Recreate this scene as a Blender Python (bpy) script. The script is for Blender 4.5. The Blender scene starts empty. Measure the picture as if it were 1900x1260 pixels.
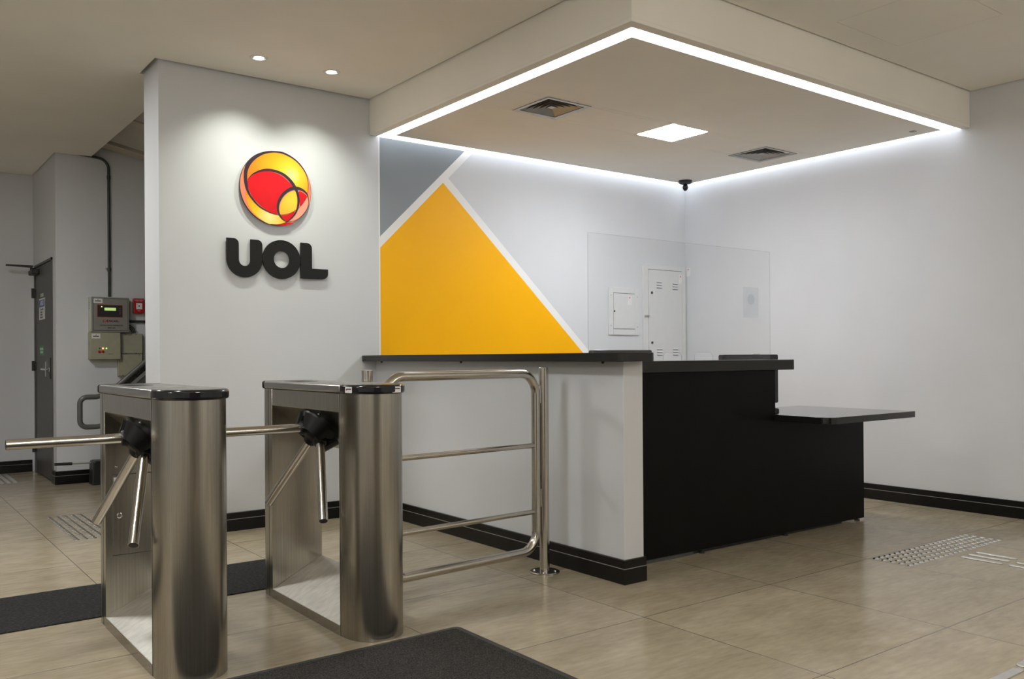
import bpy, math
from math import sin, cos, pi, radians
from mathutils import Vector, Matrix

sc = bpy.context.scene
COL = sc.collection

# ------------------------------------------------------------------ camera
cam_d = bpy.data.cameras.new('camera')
cam = bpy.data.objects.new('camera', cam_d)
COL.objects.link(cam)
cam_d.sensor_width = 36.0
cam_d.sensor_fit = 'HORIZONTAL'
cam_d.lens = 1623.63 / 1900.0 * 36.0
cam_d.shift_y = 30.54 / 1900.0
cam_d.clip_start = 0.05
R_ = Vector((0.79851344, -0.60194371, -0.00632886))
U_ = Vector((0.00438273, -0.00469988, 0.99997935))
F_ = Vector((0.60196102, 0.79852469, 0.00111476))
cam.matrix_world = Matrix(((R_.x, U_.x, -F_.x, -6.4984), (R_.y, U_.y, -F_.y, -5.7991),
                           (R_.z, U_.z, -F_.z, 1.15), (0, 0, 0, 1)))
sc.camera = cam

# ------------------------------------------------------------------ world, exposure
w = bpy.data.worlds.new('world'); sc.world = w
w.use_nodes = True
w.node_tree.nodes['Background'].inputs[0].default_value = (0.6, 0.65, 0.75, 1)
w.node_tree.nodes['Background'].inputs[1].default_value = 0.05
sc.view_settings.view_transform = 'Standard'
sc.view_settings.look = 'None'
sc.view_settings.gamma = 1.0
sc.view_settings.use_curve_mapping = False
sc.view_settings.exposure = 0.36
sc.cycles.use_denoising = True
sc.cycles.sample_clamp_indirect = 4.0
sc.cycles.max_bounces = 10
sc.cycles.diffuse_bounces = 6
sc.cycles.glossy_bounces = 5
sc.cycles.caustics_reflective = False
sc.cycles.caustics_refractive = False

# light levels (radiance of the lit diffusers / watts of the spots), all in one place
L_STRIP = 2.0          # cool white strip round the reception bulkhead
L_PANEL = 80.0         # square panel in the bulkhead
L_LOBBY = 67.0         # square panels of the lobby ceiling
W_DOWN = 31.0          # the two round downlights washing the logo wall
C_COOL = (0.87, 0.92, 1.0)
C_PANEL = (0.93, 0.96, 1.0)
C_LOBBY = (0.99, 0.985, 0.97)
C_DOWN = (0.98, 1.0, 0.86)
L_FILL_GLOBE = 23.0         # added opal globes, out of view, that brighten the ceiling
LOBBY_XY = [(-6.6, -2.55), (-6.4, 0.6), (-5.2, -5.6), (-9.4, -2.55)]
FILL_GLOBES = [(-3.6, -7.0), (-7.6, -5.6), (-1.2, -8.2), (-5.4, -8.2), (-8.8, -8.2)]

# ------------------------------------------------------------------ materials
def newmat(name):
    m = bpy.data.materials.new(name); m.use_nodes = True
    nt = m.node_tree
    return m, nt, nt.nodes['Principled BSDF']

def setp(b, **k):
    for n, v in k.items():
        b.inputs[n.replace('_', ' ')].default_value = v

def noise(nt, scale=(1, 1, 1), s=5.0, detail=4.0, coord='Object', rough=0.55):
    tc = nt.nodes.new('ShaderNodeTexCoord'); mp = nt.nodes.new('ShaderNodeMapping')
    mp.inputs['Scale'].default_value = scale
    nz = nt.nodes.new('ShaderNodeTexNoise'); nz.inputs['Scale'].default_value = s
    nz.inputs['Detail'].default_value = detail; nz.inputs['Roughness'].default_value = rough
    nt.links.new(tc.outputs[coord], mp.inputs[0]); nt.links.new(mp.outputs[0], nz.inputs['Vector'])
    return nz

def ramp(nt, fac, stops):
    r = nt.nodes.new('ShaderNodeValToRGB')
    e = r.color_ramp.elements
    while len(e) < len(stops): e.new(0.5)
    for i, (p, c) in enumerate(stops):
        e[i].position = p; e[i].color = (c[0], c[1], c[2], 1)
    nt.links.new(fac, r.inputs[0])
    return r

def paint(name, c, rough=0.6, var=0.03, bump=0.02, spec=0.2):
    m, nt, b = newmat(name)
    nz = noise(nt, s=1.3, detail=3)
    r = ramp(nt, nz.outputs[0], [(0.3, [x * (1 - var) for x in c]), (0.7, [x * (1 + var) for x in c])])
    nt.links.new(r.outputs[0], b.inputs['Base Color'])
    setp(b, Roughness=rough, Specular_IOR_Level=spec)
    if bump:
        n2 = noise(nt, s=60, detail=3)
        bp = nt.nodes.new('ShaderNodeBump'); bp.inputs['Strength'].default_value = bump
        bp.inputs['Distance'].default_value = 0.01
        nt.links.new(n2.outputs[0], bp.inputs['Height']); nt.links.new(bp.outputs[0], b.inputs['Normal'])
    return m

def plain(name, c, rough=0.5, metal=0.0, spec=0.5, var=0.04, s=20, coat=0.0):
    m, nt, b = newmat(name)
    nz = noise(nt, s=s, detail=2)
    r = ramp(nt, nz.outputs[0], [(0.3, [x * (1 - var) for x in c]), (0.7, [x * (1 + var) for x in c])])
    nt.links.new(r.outputs[0], b.inputs['Base Color'])
    setp(b, Roughness=rough, Metallic=metal, Specular_IOR_Level=spec, Coat_Weight=coat)
    return m

def brushed(name, c, rough=0.3, aniso=0.0, scale=(160, 160, 3), dark=0.75, bump=0.05):
    m, nt, b = newmat(name)
    nz = noise(nt, scale=scale, s=1.0, detail=3)
    r = ramp(nt, nz.outputs[0], [(0.25, [x * dark for x in c]), (0.75, c)])
    nt.links.new(r.outputs[0], b.inputs['Base Color'])
    setp(b, Metallic=1.0, Anisotropic=aniso, Roughness=rough)
    bp = nt.nodes.new('ShaderNodeBump'); bp.inputs['Strength'].default_value = bump
    bp.inputs['Distance'].default_value = 0.002
    nt.links.new(nz.outputs[0], bp.inputs['Height']); nt.links.new(bp.outputs[0], b.inputs['Normal'])
    return m

def emis(name, c, s):
    m, nt, b = newmat(name)
    setp(b, Base_Color=(0.8, 0.8, 0.8, 1), Emission_Color=(c[0], c[1], c[2], 1), Emission_Strength=s)
    return m

def floor_mat():
    m, nt, b = newmat('stone_tiles')
    N = nt.nodes.new; L = nt.links.new
    tc = N('ShaderNodeTexCoord'); sp = N('ShaderNodeSeparateXYZ'); L(tc.outputs['Object'], sp.inputs[0])
    def M(op, a, b_=None, c_=None):
        n = N('ShaderNodeMath'); n.operation = op
        for i, v in enumerate((a, b_, c_)):
            if v is None: continue
            if hasattr(v, 'default_value'): L(v, n.inputs[i])
            else: n.inputs[i].default_value = v
        return n.outputs[0]
    x = M('DIVIDE', M('ADD', sp.outputs[0], 1.934), 0.8925)
    far = M('GREATER_THAN', sp.outputs[1], 0.6)
    yo = M('ADD', sp.outputs[1], M('SUBTRACT', 3.066, M('MULTIPLY', far, 0.474)))
    y = M('DIVIDE', yo, 0.89)
    def line(v):
        f = M('ABSOLUTE', M('SUBTRACT', M('FRACT', M('ADD', v, 0.5)), 0.5))
        return M('LESS_THAN', f, 0.0021)
    g = M('MAXIMUM', line(x), line(y))
    cmb = N('ShaderNodeCombineXYZ'); L(M('FLOOR', x), cmb.inputs[0]); L(M('FLOOR', y), cmb.inputs[1])
    wn = N('ShaderNodeTexWhiteNoise'); L(cmb.outputs[0], wn.inputs['Vector'])
    mp = N('ShaderNodeMapping'); mp.inputs['Scale'].default_value = (1.3, 2.6, 1)
    off = N('ShaderNodeVectorMath'); off.operation = 'MULTIPLY_ADD'
    L(wn.outputs['Color'], off.inputs[0]); off.inputs[1].default_value = (7, 7, 0); L(tc.outputs['Object'], off.inputs[2])
    L(off.outputs[0], mp.inputs[0])
    nz = N('ShaderNodeTexNoise'); nz.inputs['Scale'].default_value = 2.6; nz.inputs['Detail'].default_value = 7
    nz.inputs['Roughness'].default_value = 0.62; L(mp.outputs[0], nz.inputs['Vector'])
    cr = ramp(nt, nz.outputs[0], [(0.25, (0.335, 0.280, 0.192)), (0.5, (0.395, 0.335, 0.236)), (0.75, (0.455, 0.39, 0.283))])
    mp2 = N('ShaderNodeMapping'); mp2.inputs['Scale'].default_value = (11, 40, 1); L(off.outputs[0], mp2.inputs[0])
    n3 = N('ShaderNodeTexNoise'); n3.inputs['Scale'].default_value = 1.0; n3.inputs['Detail'].default_value = 4
    L(mp2.outputs[0], n3.inputs['Vector'])
    st = ramp(nt, n3.outputs[0], [(0.3, (0.90, 0.90, 0.90)), (0.7, (1.10, 1.10, 1.10))])
    mul = N('ShaderNodeMixRGB'); mul.blend_type = 'MULTIPLY'; mul.inputs[0].default_value = 1
    L(cr.outputs[0], mul.inputs[1]); L(st.outputs[0], mul.inputs[2])
    tint = N('ShaderNodeMapRange'); tint.inputs['To Min'].default_value = 0.95; tint.inputs['To Max'].default_value = 1.05
    L(wn.outputs['Value'], tint.inputs['Value'])
    mul2 = N('ShaderNodeMixRGB'); mul2.blend_type = 'MULTIPLY'; mul2.inputs[0].default_value = 1
    L(mul.outputs[0], mul2.inputs[1]); L(tint.outputs[0], mul2.inputs[2])
    mx = N('ShaderNodeMixRGB'); L(g, mx.inputs[0]); L(mul2.outputs[0], mx.inputs[1])
    mx.inputs[2].default_value = (0.09, 0.075, 0.055, 1)
    L(mx.outputs[0], b.inputs['Base Color'])
    rr = N('ShaderNodeMapRange'); rr.inputs['To Min'].default_value = 0.13; rr.inputs['To Max'].default_value = 0.27
    L(nz.outputs[0], rr.inputs['Value']); L(rr.outputs[0], b.inputs['Roughness'])
    setp(b, Specular_IOR_Level=0.55)
    bp = N('ShaderNodeBump'); bp.inputs['Strength'].default_value = 0.25; bp.inputs['Distance'].default_value = 0.002
    sub = M('SUBTRACT', M('MULTIPLY', n3.outputs[0], 0.15), g)
    L(sub, bp.inputs['Height']); L(bp.outputs[0], b.inputs['Normal'])
    return m

def speckle(name, c1, c2, s, rough=0.9, stretch=(1, 1, 1), bump=0.6, th=0.55):
    m, nt, b = newmat(name)
    nz = noise(nt, scale=stretch, s=s, detail=3, rough=0.7)
    r = ramp(nt, nz.outputs[0], [(th - 0.1, c1), (th + 0.15, c2)])
    nt.links.new(r.outputs[0], b.inputs['Base Color'])
    setp(b, Roughness=rough, Specular_IOR_Level=0.2)
    bp = nt.nodes.new('ShaderNodeBump'); bp.inputs['Strength'].default_value = bump
    bp.inputs['Distance'].default_value = 0.004
    nt.links.new(nz.outputs[0], bp.inputs['Height']); nt.links.new(bp.outputs[0], b.inputs['Normal'])
    return m

def clear(name, rough=0.0, tint=(1, 1, 1), ior=1.49):
    # thin clear sheet: mostly see-through, with the surface's own reflection
    m, nt, b = newmat(name)
    tr = nt.nodes.new('ShaderNodeBsdfTransparent'); tr.inputs[0].default_value = (tint[0], tint[1], tint[2], 1)
    gl = nt.nodes.new('ShaderNodeBsdfGlossy'); gl.inputs['Roughness'].default_value = rough
    # Schlick reflectance from the surface normal, the same on both faces of the sheet
    ge = nt.nodes.new('ShaderNodeNewGeometry'); dt = nt.nodes.new('ShaderNodeVectorMath'); dt.operation = 'DOT_PRODUCT'
    nt.links.new(ge.outputs['Normal'], dt.inputs[0]); nt.links.new(ge.outputs['Incoming'], dt.inputs[1])
    def M(op, a, b):
        n = nt.nodes.new('ShaderNodeMath'); n.operation = op
        for i, v in enumerate((a, b)):
            if v is None: continue
            if hasattr(v, 'default_value'): nt.links.new(v, n.inputs[i])
            else: n.inputs[i].default_value = v
        return n.outputs[0]
    f0 = ((ior - 1) / (ior + 1)) ** 2
    fac = M('ADD', M('MULTIPLY', M('POWER', M('SUBTRACT', 1.0, M('ABSOLUTE', dt.outputs['Value'], None)), 5.0), 1 - f0), f0)
    mx = nt.nodes.new('ShaderNodeMixShader')
    nt.links.new(fac, mx.inputs[0]); nt.links.new(tr.outputs[0], mx.inputs[1])
    nt.links.new(gl.outputs[0], mx.inputs[2])
    nt.links.new(mx.outputs[0], nt.nodes['Material Output'].inputs['Surface'])
    return m

def gradient_art(name, stops, centre, radius):
    m, nt, b = newmat(name)
    tc = nt.nodes.new('ShaderNodeTexCoord'); mp = nt.nodes.new('ShaderNodeMapping')
    mp.inputs['Location'].default_value = (-centre[0] / radius, 0, -centre[1] / radius)
    mp.inputs['Scale'].default_value = (1 / radius, 0.0, 1 / radius)
    g = nt.nodes.new('ShaderNodeTexGradient'); g.gradient_type = 'SPHERICAL'
    nt.links.new(tc.outputs['Object'], mp.inputs[0]); nt.links.new(mp.outputs[0], g.inputs[0])
    r = ramp(nt, g.outputs['Fac'], stops)
    nt.links.new(r.outputs[0], b.inputs['Base Color'])
    setp(b, Roughness=0.22, Specular_IOR_Level=0.3)
    return m

MAT = dict(
    wall=paint('grey_wall_paint', (0.635, 0.652, 0.68), 0.55),
    wall_side=paint('plain_wall_paint', (0.50, 0.50, 0.51), 0.55),
    white_line=paint('white_paint', (0.82, 0.82, 0.82), 0.55),
    yellow=paint('yellow_paint', (0.95, 0.46, 0.0), 0.5, var=0.02),
    slate=paint('slate_grey_paint', (0.27, 0.30, 0.325), 0.5),
    ceil=paint('ceiling_paint', (0.87, 0.845, 0.79), 0.8, bump=0.0),
    gap_shade=paint('painted_gap_shade', (0.03, 0.03, 0.028), 0.9),
    slab=paint('raw_slab', (0.52, 0.51, 0.47), 0.9),
    beam=paint('raw_beam', (0.60, 0.54, 0.46), 0.9),
    skirting=plain('black_skirting', (0.006, 0.0055, 0.005), 0.3, var=0.2, spec=0.3),
    skirt_highlight=plain('skirting_highlight', (0.16, 0.16, 0.155), 0.4),
    black=plain('black_laminate', (0.004, 0.0038, 0.0033), 0.40, var=0.2, s=4, spec=0.12),
    black_top=plain('dark_grey_laminate', (0.018, 0.0175, 0.016), 0.30, var=0.1, s=4, spec=0.35),
    gloss=plain('gloss_black_plastic', (0.012, 0.012, 0.013), 0.16),
    dark=plain('matt_black_plastic', (0.016, 0.016, 0.017), 0.45),
    steel=brushed('brushed_steel', (0.46, 0.435, 0.385), 0.25),
    steel_ramp=brushed('pale_brushed_steel', (0.80, 0.78, 0.72), 0.45, scale=(6, 40, 40)),
    lid=brushed('lid_steel', (0.50, 0.50, 0.50), 0.33, scale=(120, 4, 120)),
    tube=brushed('polished_tube_steel', (0.57, 0.54, 0.49), 0.2, scale=(40, 40, 40), dark=0.93, bump=0.01),
    bright=plain('bright_stud_steel', (0.86, 0.86, 0.84), 0.2, metal=1.0),
    satin=plain('satin_bar_steel', (0.88, 0.88, 0.86), 0.38, metal=1.0),
    alu=plain('grey_aluminium', (0.42, 0.41, 0.39), 0.4, metal=0.6),
    chrome=plain('chrome', (0.8, 0.8, 0.8), 0.08, metal=1.0),
    greytube=plain('dark_grey_tube', (0.085, 0.085, 0.083), 0.35),
    conduit=plain('conduit_paint', (0.03, 0.037, 0.035), 0.4),
    beige=plain('beige_box_paint', (0.36, 0.355, 0.26), 0.45),
    greybox=plain('grey_box_paint', (0.27, 0.265, 0.24), 0.45),
    greyface=plain('grey_front_sheet', (0.24, 0.235, 0.215), 0.5),
    paleside=plain('pale_box_edge', (0.50, 0.53, 0.46), 0.5),
    slot=plain('slot_dark', (0.02, 0.02, 0.02), 0.6),
    red=plain('signal_red', (0.42, 0.012, 0.012), 0.3),
    label=plain('white_label', (0.75, 0.75, 0.75), 0.5),
    text=plain('black_print', (0.02, 0.02, 0.02), 0.5),
    textw=plain('white_print', (0.8, 0.8, 0.8), 0.5),
    blue=plain('blue_print', (0.05, 0.10, 0.42), 0.5),
    green=plain('green_print', (0.05, 0.28, 0.14), 0.5),
    palegreen=plain('pale_green_label', (0.45, 0.55, 0.42), 0.5),
    door=plain('dark_grey_door_paint', (0.085, 0.083, 0.08), 0.45, s=3, var=0.08),
    cabinet=plain('cabinet_white_enamel', (0.66, 0.67, 0.68), 0.4, var=0.02),
    letter=plain('black_letter_lacquer', (0.008, 0.008, 0.008), 0.45, spec=0.3),
    discside=plain('disc_edge_black', (0.02, 0.02, 0.02), 0.4),
    outline=plain('violet_black_ink', (0.035, 0.022, 0.035), 0.25),
    coral=plain('coral_ink', (0.82, 0.24, 0.14), 0.2),
    pink=plain('pale_pink_ink', (0.85, 0.36, 0.25), 0.2),
    inkred=plain('red_ink', (0.66, 0.012, 0.018), 0.2, spec=0.25),
    wood=plain('brown_door_wood', (0.30, 0.13, 0.045), 0.4, s=5, var=0.15),
    night=plain('dark_entrance_glass', (0.012, 0.013, 0.015), 0.05),
    mat=speckle('black_loop_mat', (0.008, 0.008, 0.008), (0.085, 0.08, 0.072), 260, th=0.5),
    carpet=speckle('black_carpet_strip', (0.010, 0.010, 0.010), (0.05, 0.05, 0.05), 190, stretch=(0.35, 1, 1), th=0.52),
    rubber=plain('mat_rubber_edge', (0.035, 0.035, 0.035), 0.5),
    granite=speckle('black_granite', (0.006, 0.006, 0.006), (0.22, 0.22, 0.21), 120, rough=0.35, bump=0.0, th=0.62),
    screen=emis('green_lcd', (0.30, 0.62, 0.02), 0.55),
    led_y=emis('yellow_led', (1.0, 0.85, 0.05), 1.2),
    led_o=emis('orange_led', (1.0, 0.33, 0.05), 2.2),
    led_g=emis('green_led', (0.35, 0.9, 0.1), 0.9),
    strip=emis('strip_diffuser', C_COOL, L_STRIP),
    panel=emis('panel_diffuser', C_PANEL, L_PANEL),
    lobby=emis('lobby_diffuser', C_LOBBY, L_LOBBY),
    bulb=emis('downlight_bulb', C_DOWN, 9.0),
    acrylic=clear('clear_acrylic', tint=(0.985, 0.988, 0.988)),
    acrylic_edge=clear('acrylic_cut_edge', 0.15, (0.93, 0.945, 0.94)),
    reflection_film=clear('painted_reflection', 0.35, (0.955, 0.965, 0.975)),
    globe=emis('opal_fill_globe', (1.0, 0.945, 0.85), L_FILL_GLOBE),
    lobby_dim=emis('lobby_diffuser_dim', C_LOBBY, L_LOBBY * 1.2),
    hubblack=plain('hub_black', (0.004, 0.004, 0.0045), 0.42, spec=0.3),
    tabletop=plain('glossy_dark_tabletop', (0.012, 0.0115, 0.0105), 0.05, var=0.1, s=4, spec=0.6),
    dome=clear('dome_plastic', 0.02, (0.85, 0.85, 0.87)),
    floor=floor_mat(),
    art_y=gradient_art('orange_yellow_ink', [(0.0, (0.80, 0.20, 0.02)), (0.5, (0.85, 0.38, 0.02)), (0.78, (0.90, 0.55, 0.04)), (1.0, (0.92, 0.75, 0.30))], (0.11, 0.10), 0.30),
    art_y2=gradient_art('yellow_ink', [(0.0, (0.85, 0.25, 0.02)), (0.55, (0.95, 0.55, 0.02)), (1.0, (0.98, 0.82, 0.35))], (-0.05, -0.20), 0.22),
    art_y3=gradient_art('amber_ink', [(0.0, (0.88, 0.35, 0.04)), (1.0, (0.95, 0.62, 0.06))], (0.13, -0.08), 0.20),
)

# ------------------------------------------------------------------ mesh helpers
class MB:
    def __init__(s): s.v = []; s.f = []; s.m = []; s.mi = 0
    def add(s, vs, fs):
        n = len(s.v); s.v += [tuple(p) for p in vs]
        for f in fs: s.f.append([i + n for i in f]); s.m.append(s.mi)
        return s
    def box(s, x0, x1, y0, y1, z0, z1):
        return s.add([(x0, y0, z0), (x1, y0, z0), (x1, y1, z0), (x0, y1, z0), (x0, y0, z1), (x1, y0, z1), (x1, y1, z1), (x0, y1, z1)],
                     [(3, 2, 1, 0), (4, 5, 6, 7), (0, 1, 5, 4), (1, 2, 6, 5), (2, 3, 7, 6), (3, 0, 4, 7)])
    def prism(s, pts, a0, a1, axis='z'):
        """extrude the polygon pts along an axis; for 'y' pts are (x,z), for 'x' (y,z), for 'z' (x,y)"""
        def P(p, a):
            return {'z': (p[0], p[1], a), 'y': (p[0], a, p[1]), 'x': (a, p[0], p[1])}[axis]
        n = len(pts)
        area = sum(pts[i][0] * pts[(i + 1) % n][1] - pts[(i + 1) % n][0] * pts[i][1] for i in range(n))
        pts = list(pts)
        if (area < 0) != (axis == 'y'): pts = pts[::-1]
        if a1 < a0: a0, a1 = a1, a0
        vs = [P(p, a0) for p in pts] + [P(p, a1) for p in pts]
        fs = [tuple(range(n))[::-1], tuple(range(n, 2 * n))]
        for i in range(n):
            j = (i + 1) % n; fs.append((i, j, n + j, n + i))
        return s.add(vs, fs)
    def tube(s, path, r, n=16, caps=True):
        path = [Vector(p) for p in path]; rs = r if isinstance(r, (list, tuple)) else [r] * len(path)
        rings = []; prev = None
        for i, p in enumerate(path):
            a = path[max(i - 1, 0)]; b = path[min(i + 1, len(path) - 1)]
            t = (b - a).normalized()
            if prev is None:
                up = Vector((0, 0, 1)) if abs(t.z) < 0.9 else Vector((1, 0, 0))
                u = t.cross(up).normalized()
            else:
                u = (prev - t * prev.dot(t)).normalized()
            prev = u; v = t.cross(u)
            rings.append([p + (u * cos(2 * pi * k / n) + v * sin(2 * pi * k / n)) * rs[i] for k in range(n)])
        vs = [q for ring in rings for q in ring]; fs = []
        for i in range(len(rings) - 1):
            for k in range(n):
                a = i * n + k; b = i * n + (k + 1) % n
                fs.append((a, b, b + n, a + n))
        if caps:
            fs.append(tuple(range(n))[::-1]); fs.append(tuple((len(rings) - 1) * n + k for k in range(n)))
        return s.add(vs, fs)
    def lathe(s, prof, n=24, axis=(0, 0, 1), origin=(0, 0, 0)):
        """prof: (distance along the axis, radius)"""
        ax = Vector(axis).normalized(); up = Vector((0, 0, 1)) if abs(ax.z) < 0.9 else Vector((0, 1, 0))
        u = ax.cross(up).normalized(); v = ax.cross(u); o = Vector(origin)
        vs = []; fs = []
        for d, r in prof:
            for k in range(n):
                vs.append(o + ax * d + (u * cos(2 * pi * k / n) + v * sin(2 * pi * k / n)) * max(r, 1e-5))
        for i in range(len(prof) - 1):
            for k in range(n):
                a = i * n + k; b = i * n + (k + 1) % n
                fs.append((a, b, b + n, a + n))
        if prof[0][1] > 1e-4: fs.append(tuple(range(n))[::-1])
        if prof[-1][1] > 1e-4: fs.append(tuple((len(prof) - 1) * n + k for k in range(n)))
        return s.add(vs, fs)
    def build(s, name, mats, parent=None, smooth=True, bevel=0.0, seg=2, loc=None):
        me = bpy.data.meshes.new(name)
        me.from_pydata(s.v, [], s.f); me.validate(); 
        mats = mats if isinstance(mats, (list, tuple)) else [mats]
        for m in mats: me.materials.append(MAT[m] if isinstance(m, str) else m)
        if len(mats) > 1 and len(me.polygons) == len(s.m):
            me.polygons.foreach_set('material_index', s.m)
        me.update()
        if smooth:
            me.polygons.foreach_set('use_smooth', [True] * len(me.polygons))
            me.set_sharp_from_angle(angle=radians(35))
        o = bpy.data.objects.new(name, me); COL.objects.link(o)
        if bevel:
            b = o.modifiers.new('bevel', 'BEVEL'); b.width = bevel; b.segments = seg
            b.limit_method = 'ANGLE'; b.angle_limit = radians(50); b.harden_normals = False
        if parent is not None: o.parent = parent
        if loc is not None: o.location = loc
        return o

def tag(o, label, cat, group=None, kind=None):
    o['label'] = label; o['category'] = cat
    if group: o['group'] = group
    if kind: o['kind'] = kind
    return o
def thing(name, label, cat, loc=(0, 0, 0), group=None):
    o = bpy.data.objects.new(name, None); COL.objects.link(o); o.location = loc
    o.empty_display_size = 0.1
    return tag(o, label, cat, group)
def struct(name, mb, mats, **k):
    o = mb.build(name, mats, **k); o['kind'] = 'structure'
    return o
def box(x0, x1, y0, y1, z0, z1): return MB().box(x0, x1, y0, y1, z0, z1)
def holes(x0, x1, y0, y1, z0, z1, hs, mb=None):
    mb = mb or MB()
    xs = sorted({x0, x1, *[h[0] for h in hs], *[h[1] for h in hs]}); ys = sorted({y0, y1, *[h[2] for h in hs], *[h[3] for h in hs]})
    xs = [x for x in xs if x0 <= x <= x1]; ys = [y for y in ys if y0 <= y <= y1]
    for j in range(len(ys) - 1):
        run = None
        for i in range(len(xs) - 1):
            cx, cy = (xs[i] + xs[i + 1]) / 2, (ys[j] + ys[j + 1]) / 2
            solid = not any(h[0] < cx < h[1] and h[2] < cy < h[3] for h in hs)
            if solid:
                if run is None: run = xs[i]
            if (not solid or i == len(xs) - 2) and run is not None:
                mb.box(run, xs[i + 1] if solid else xs[i], ys[j], ys[j + 1], z0, z1); run = None
    return mb
def arc(cx, cy, r, a0, a1, n=8):
    return [(cx + r * cos(radians(a0 + (a1 - a0) * i / n)), cy + r * sin(radians(a0 + (a1 - a0) * i / n))) for i in range(n + 1)]
def rrect(x0, x1, y0, y1, r, n=5):
    r4 = r if isinstance(r, (tuple, list)) else (r,) * 4      # bl, br, tr, tl
    p = []
    for (cx, cy, a, rr) in ((x0, y0, 180, r4[0]), (x1, y0, 270, r4[1]), (x1, y1, 0, r4[2]), (x0, y1, 90, r4[3])):
        if rr <= 0: p.append((cx, cy)); continue
        sx = 1 if cx == x0 else -1; sy = 1 if cy == y0 else -1
        p += arc(cx + sx * rr, cy + sy * rr, rr, a, a + 90, n)
    return p
def text(s, size, mat, name='lettering', parent=None, loc=(0, 0, 0), rot=(pi / 2, 0, 0), depth=0.0004, bold=0.0):
    cu = bpy.data.curves.new('t', 'FONT'); cu.body = s; cu.size = size; cu.extrude = depth; cu.offset = bold
    cu.align_x = 'CENTER'; cu.align_y = 'CENTER'; cu.resolution_u = 2
    tmp = bpy.data.objects.new('t', cu); COL.objects.link(tmp)
    bpy.context.view_layer.update()
    me = bpy.data.meshes.new_from_object(tmp.evaluated_get(bpy.context.evaluated_depsgraph_get()))
    bpy.data.objects.remove(tmp); bpy.data.curves.remove(cu)
    me.materials.clear(); me.materials.append(MAT[mat])
    o = bpy.data.objects.new(name, me); COL.objects.link(o)
    o.location = loc; o.rotation_euler = rot
    if parent is not None: o.parent = parent
    return o
def smooth_closed(pts, k=5):
    out = []; n = len(pts)
    for i in range(n):
        p0, p1, p2, p3 = [Vector(pts[(i + d) % n]) for d in (-1, 0, 1, 2)]
        for j in range(k):
            t = j / k
            out.append(tuple(0.5 * ((2 * p1) + (p2 - p0) * t + (2 * p0 - 5 * p1 + 4 * p2 - p3) * t * t + (3 * p1 - p0 - 3 * p2 + p3) * t ** 3)))
    return out
def smooth_open(pts, k=6):
    out = []; n = len(pts)
    for i in range(n - 1):
        p0, p1, p2, p3 = [Vector(pts[min(max(i + d, 0), n - 1)]) for d in (-1, 0, 1, 2)]
        for j in range(k):
            t = j / k
            out.append(0.5 * ((2 * p1) + (p2 - p0) * t + (2 * p0 - 5 * p1 + 4 * p2 - p3) * t * t + (3 * p1 - p0 - 3 * p2 + p3) * t ** 3))
    out.append(Vector(pts[-1]))
    return out

# ================================================================== THE SETTING
CZ = 3.056      # underside of the ceiling
SZ = 2.797      # underside of the bulkhead over the reception
struct('floor', box(-11, 0.2, -10.2, 4.6, -0.1, 0), 'floor', smooth=False)

# back wall with the painted triangles (paint is faces of the same mesh, 1 mm proud)
wb = MB().box(-4.935, 0.0, 0.0, 0.34, 0, 3.28)
X0 = -3.352
wb.mi = 1   # slate triangle, runs on up behind the bulkhead
wb.prism([(X0, 2.055), (-2.588, 2.795), (X0, 2.795)], -0.001, 0.001, 'y')
wb.mi = 2   # white bands
wb.prism([(X0, 2.055), (X0, 1.972), (-2.794, 2.520), (-2.745, 2.560), (-2.505, 2.795), (-2.588, 2.795)], -0.001, 0.001, 'y')
wb.prism([(-2.794, 2.520), (-1.339, 1.181), (-0.90, 0.777), (-0.815, 0.777), (-1.262, 1.192), (-2.745, 2.560)], -0.0012, 0.001, 'y')
wb.box(X0 - 0.012, X0 - 0.0002, -0.001, 0.001, 1.168, 2.795)
wb.mi = 3   # yellow triangle
wb.prism([(X0, 1.972), (X0, 0.777), (-0.90, 0.777), (-2.794, 2.520)], -0.001, 0.001, 'y')
struct('wall_back', wb, ['wall', 'slate', 'white_line', 'yellow'], smooth=False)
struct('wall_right', box(0.0, 0.16, -10.0, 0.34, 0, 3.28), 'wall', smooth=False)
struct('wall_stair', box(-5.0, 0.16, 3.158, 3.3, 0, 3.28), 'wall', smooth=False)
wd = MB().box(-5.0, -4.86, 3.3, 3.33, 0, 3.28).box(-5.0, -4.86, 4.265, 4.406, 0, 3.28).box(-5.0, -4.86, 3.33, 4.265, 2.095, 3.28)
struct('wall_hallway', wd, 'wall', smooth=False)
struct('wall_far', box(-11.0, -4.86, 4.406, 4.55, 0, 3.28), 'wall', smooth=False)
struct('wall_left', box(-11.1, -10.96, -10.0, 4.406, 0, 3.28), 'wall', smooth=False)
wf = MB().box(-10.96, -8.2, -10.1, -9.96, 0, 3.28).box(-4.2, 0, -10.1, -9.96, 0, 3.28).box(-8.2, -4.2, -10.1, -9.96, 2.6, 3.28)
struct('wall_front', wf, 'wall', smooth=False)
# the entrance glazing behind the camera (night outside)
en = MB()
for k in range(4): en.box(-8.2 + k * 1.0 + 0.03, -8.2 + (k + 1) * 1.0 - 0.03, -10.03, -10.01, 0.05, 2.55)
wn1 = struct('window_1', en, 'night', smooth=False)
fr = MB()
for k in range(5): fr.box(-8.2 + k * 1.0 - 0.03, -8.2 + k * 1.0 + 0.03, -10.06, -9.96, 0.0, 2.6)
fr.box(-8.2, -4.2, -10.06, -9.96, 2.55, 2.6); fr.box(-8.2, -4.2, -10.06, -9.96, 0.0, 0.05)
fr.build('window_frame', 'greytube', wn1, smooth=False)

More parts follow.
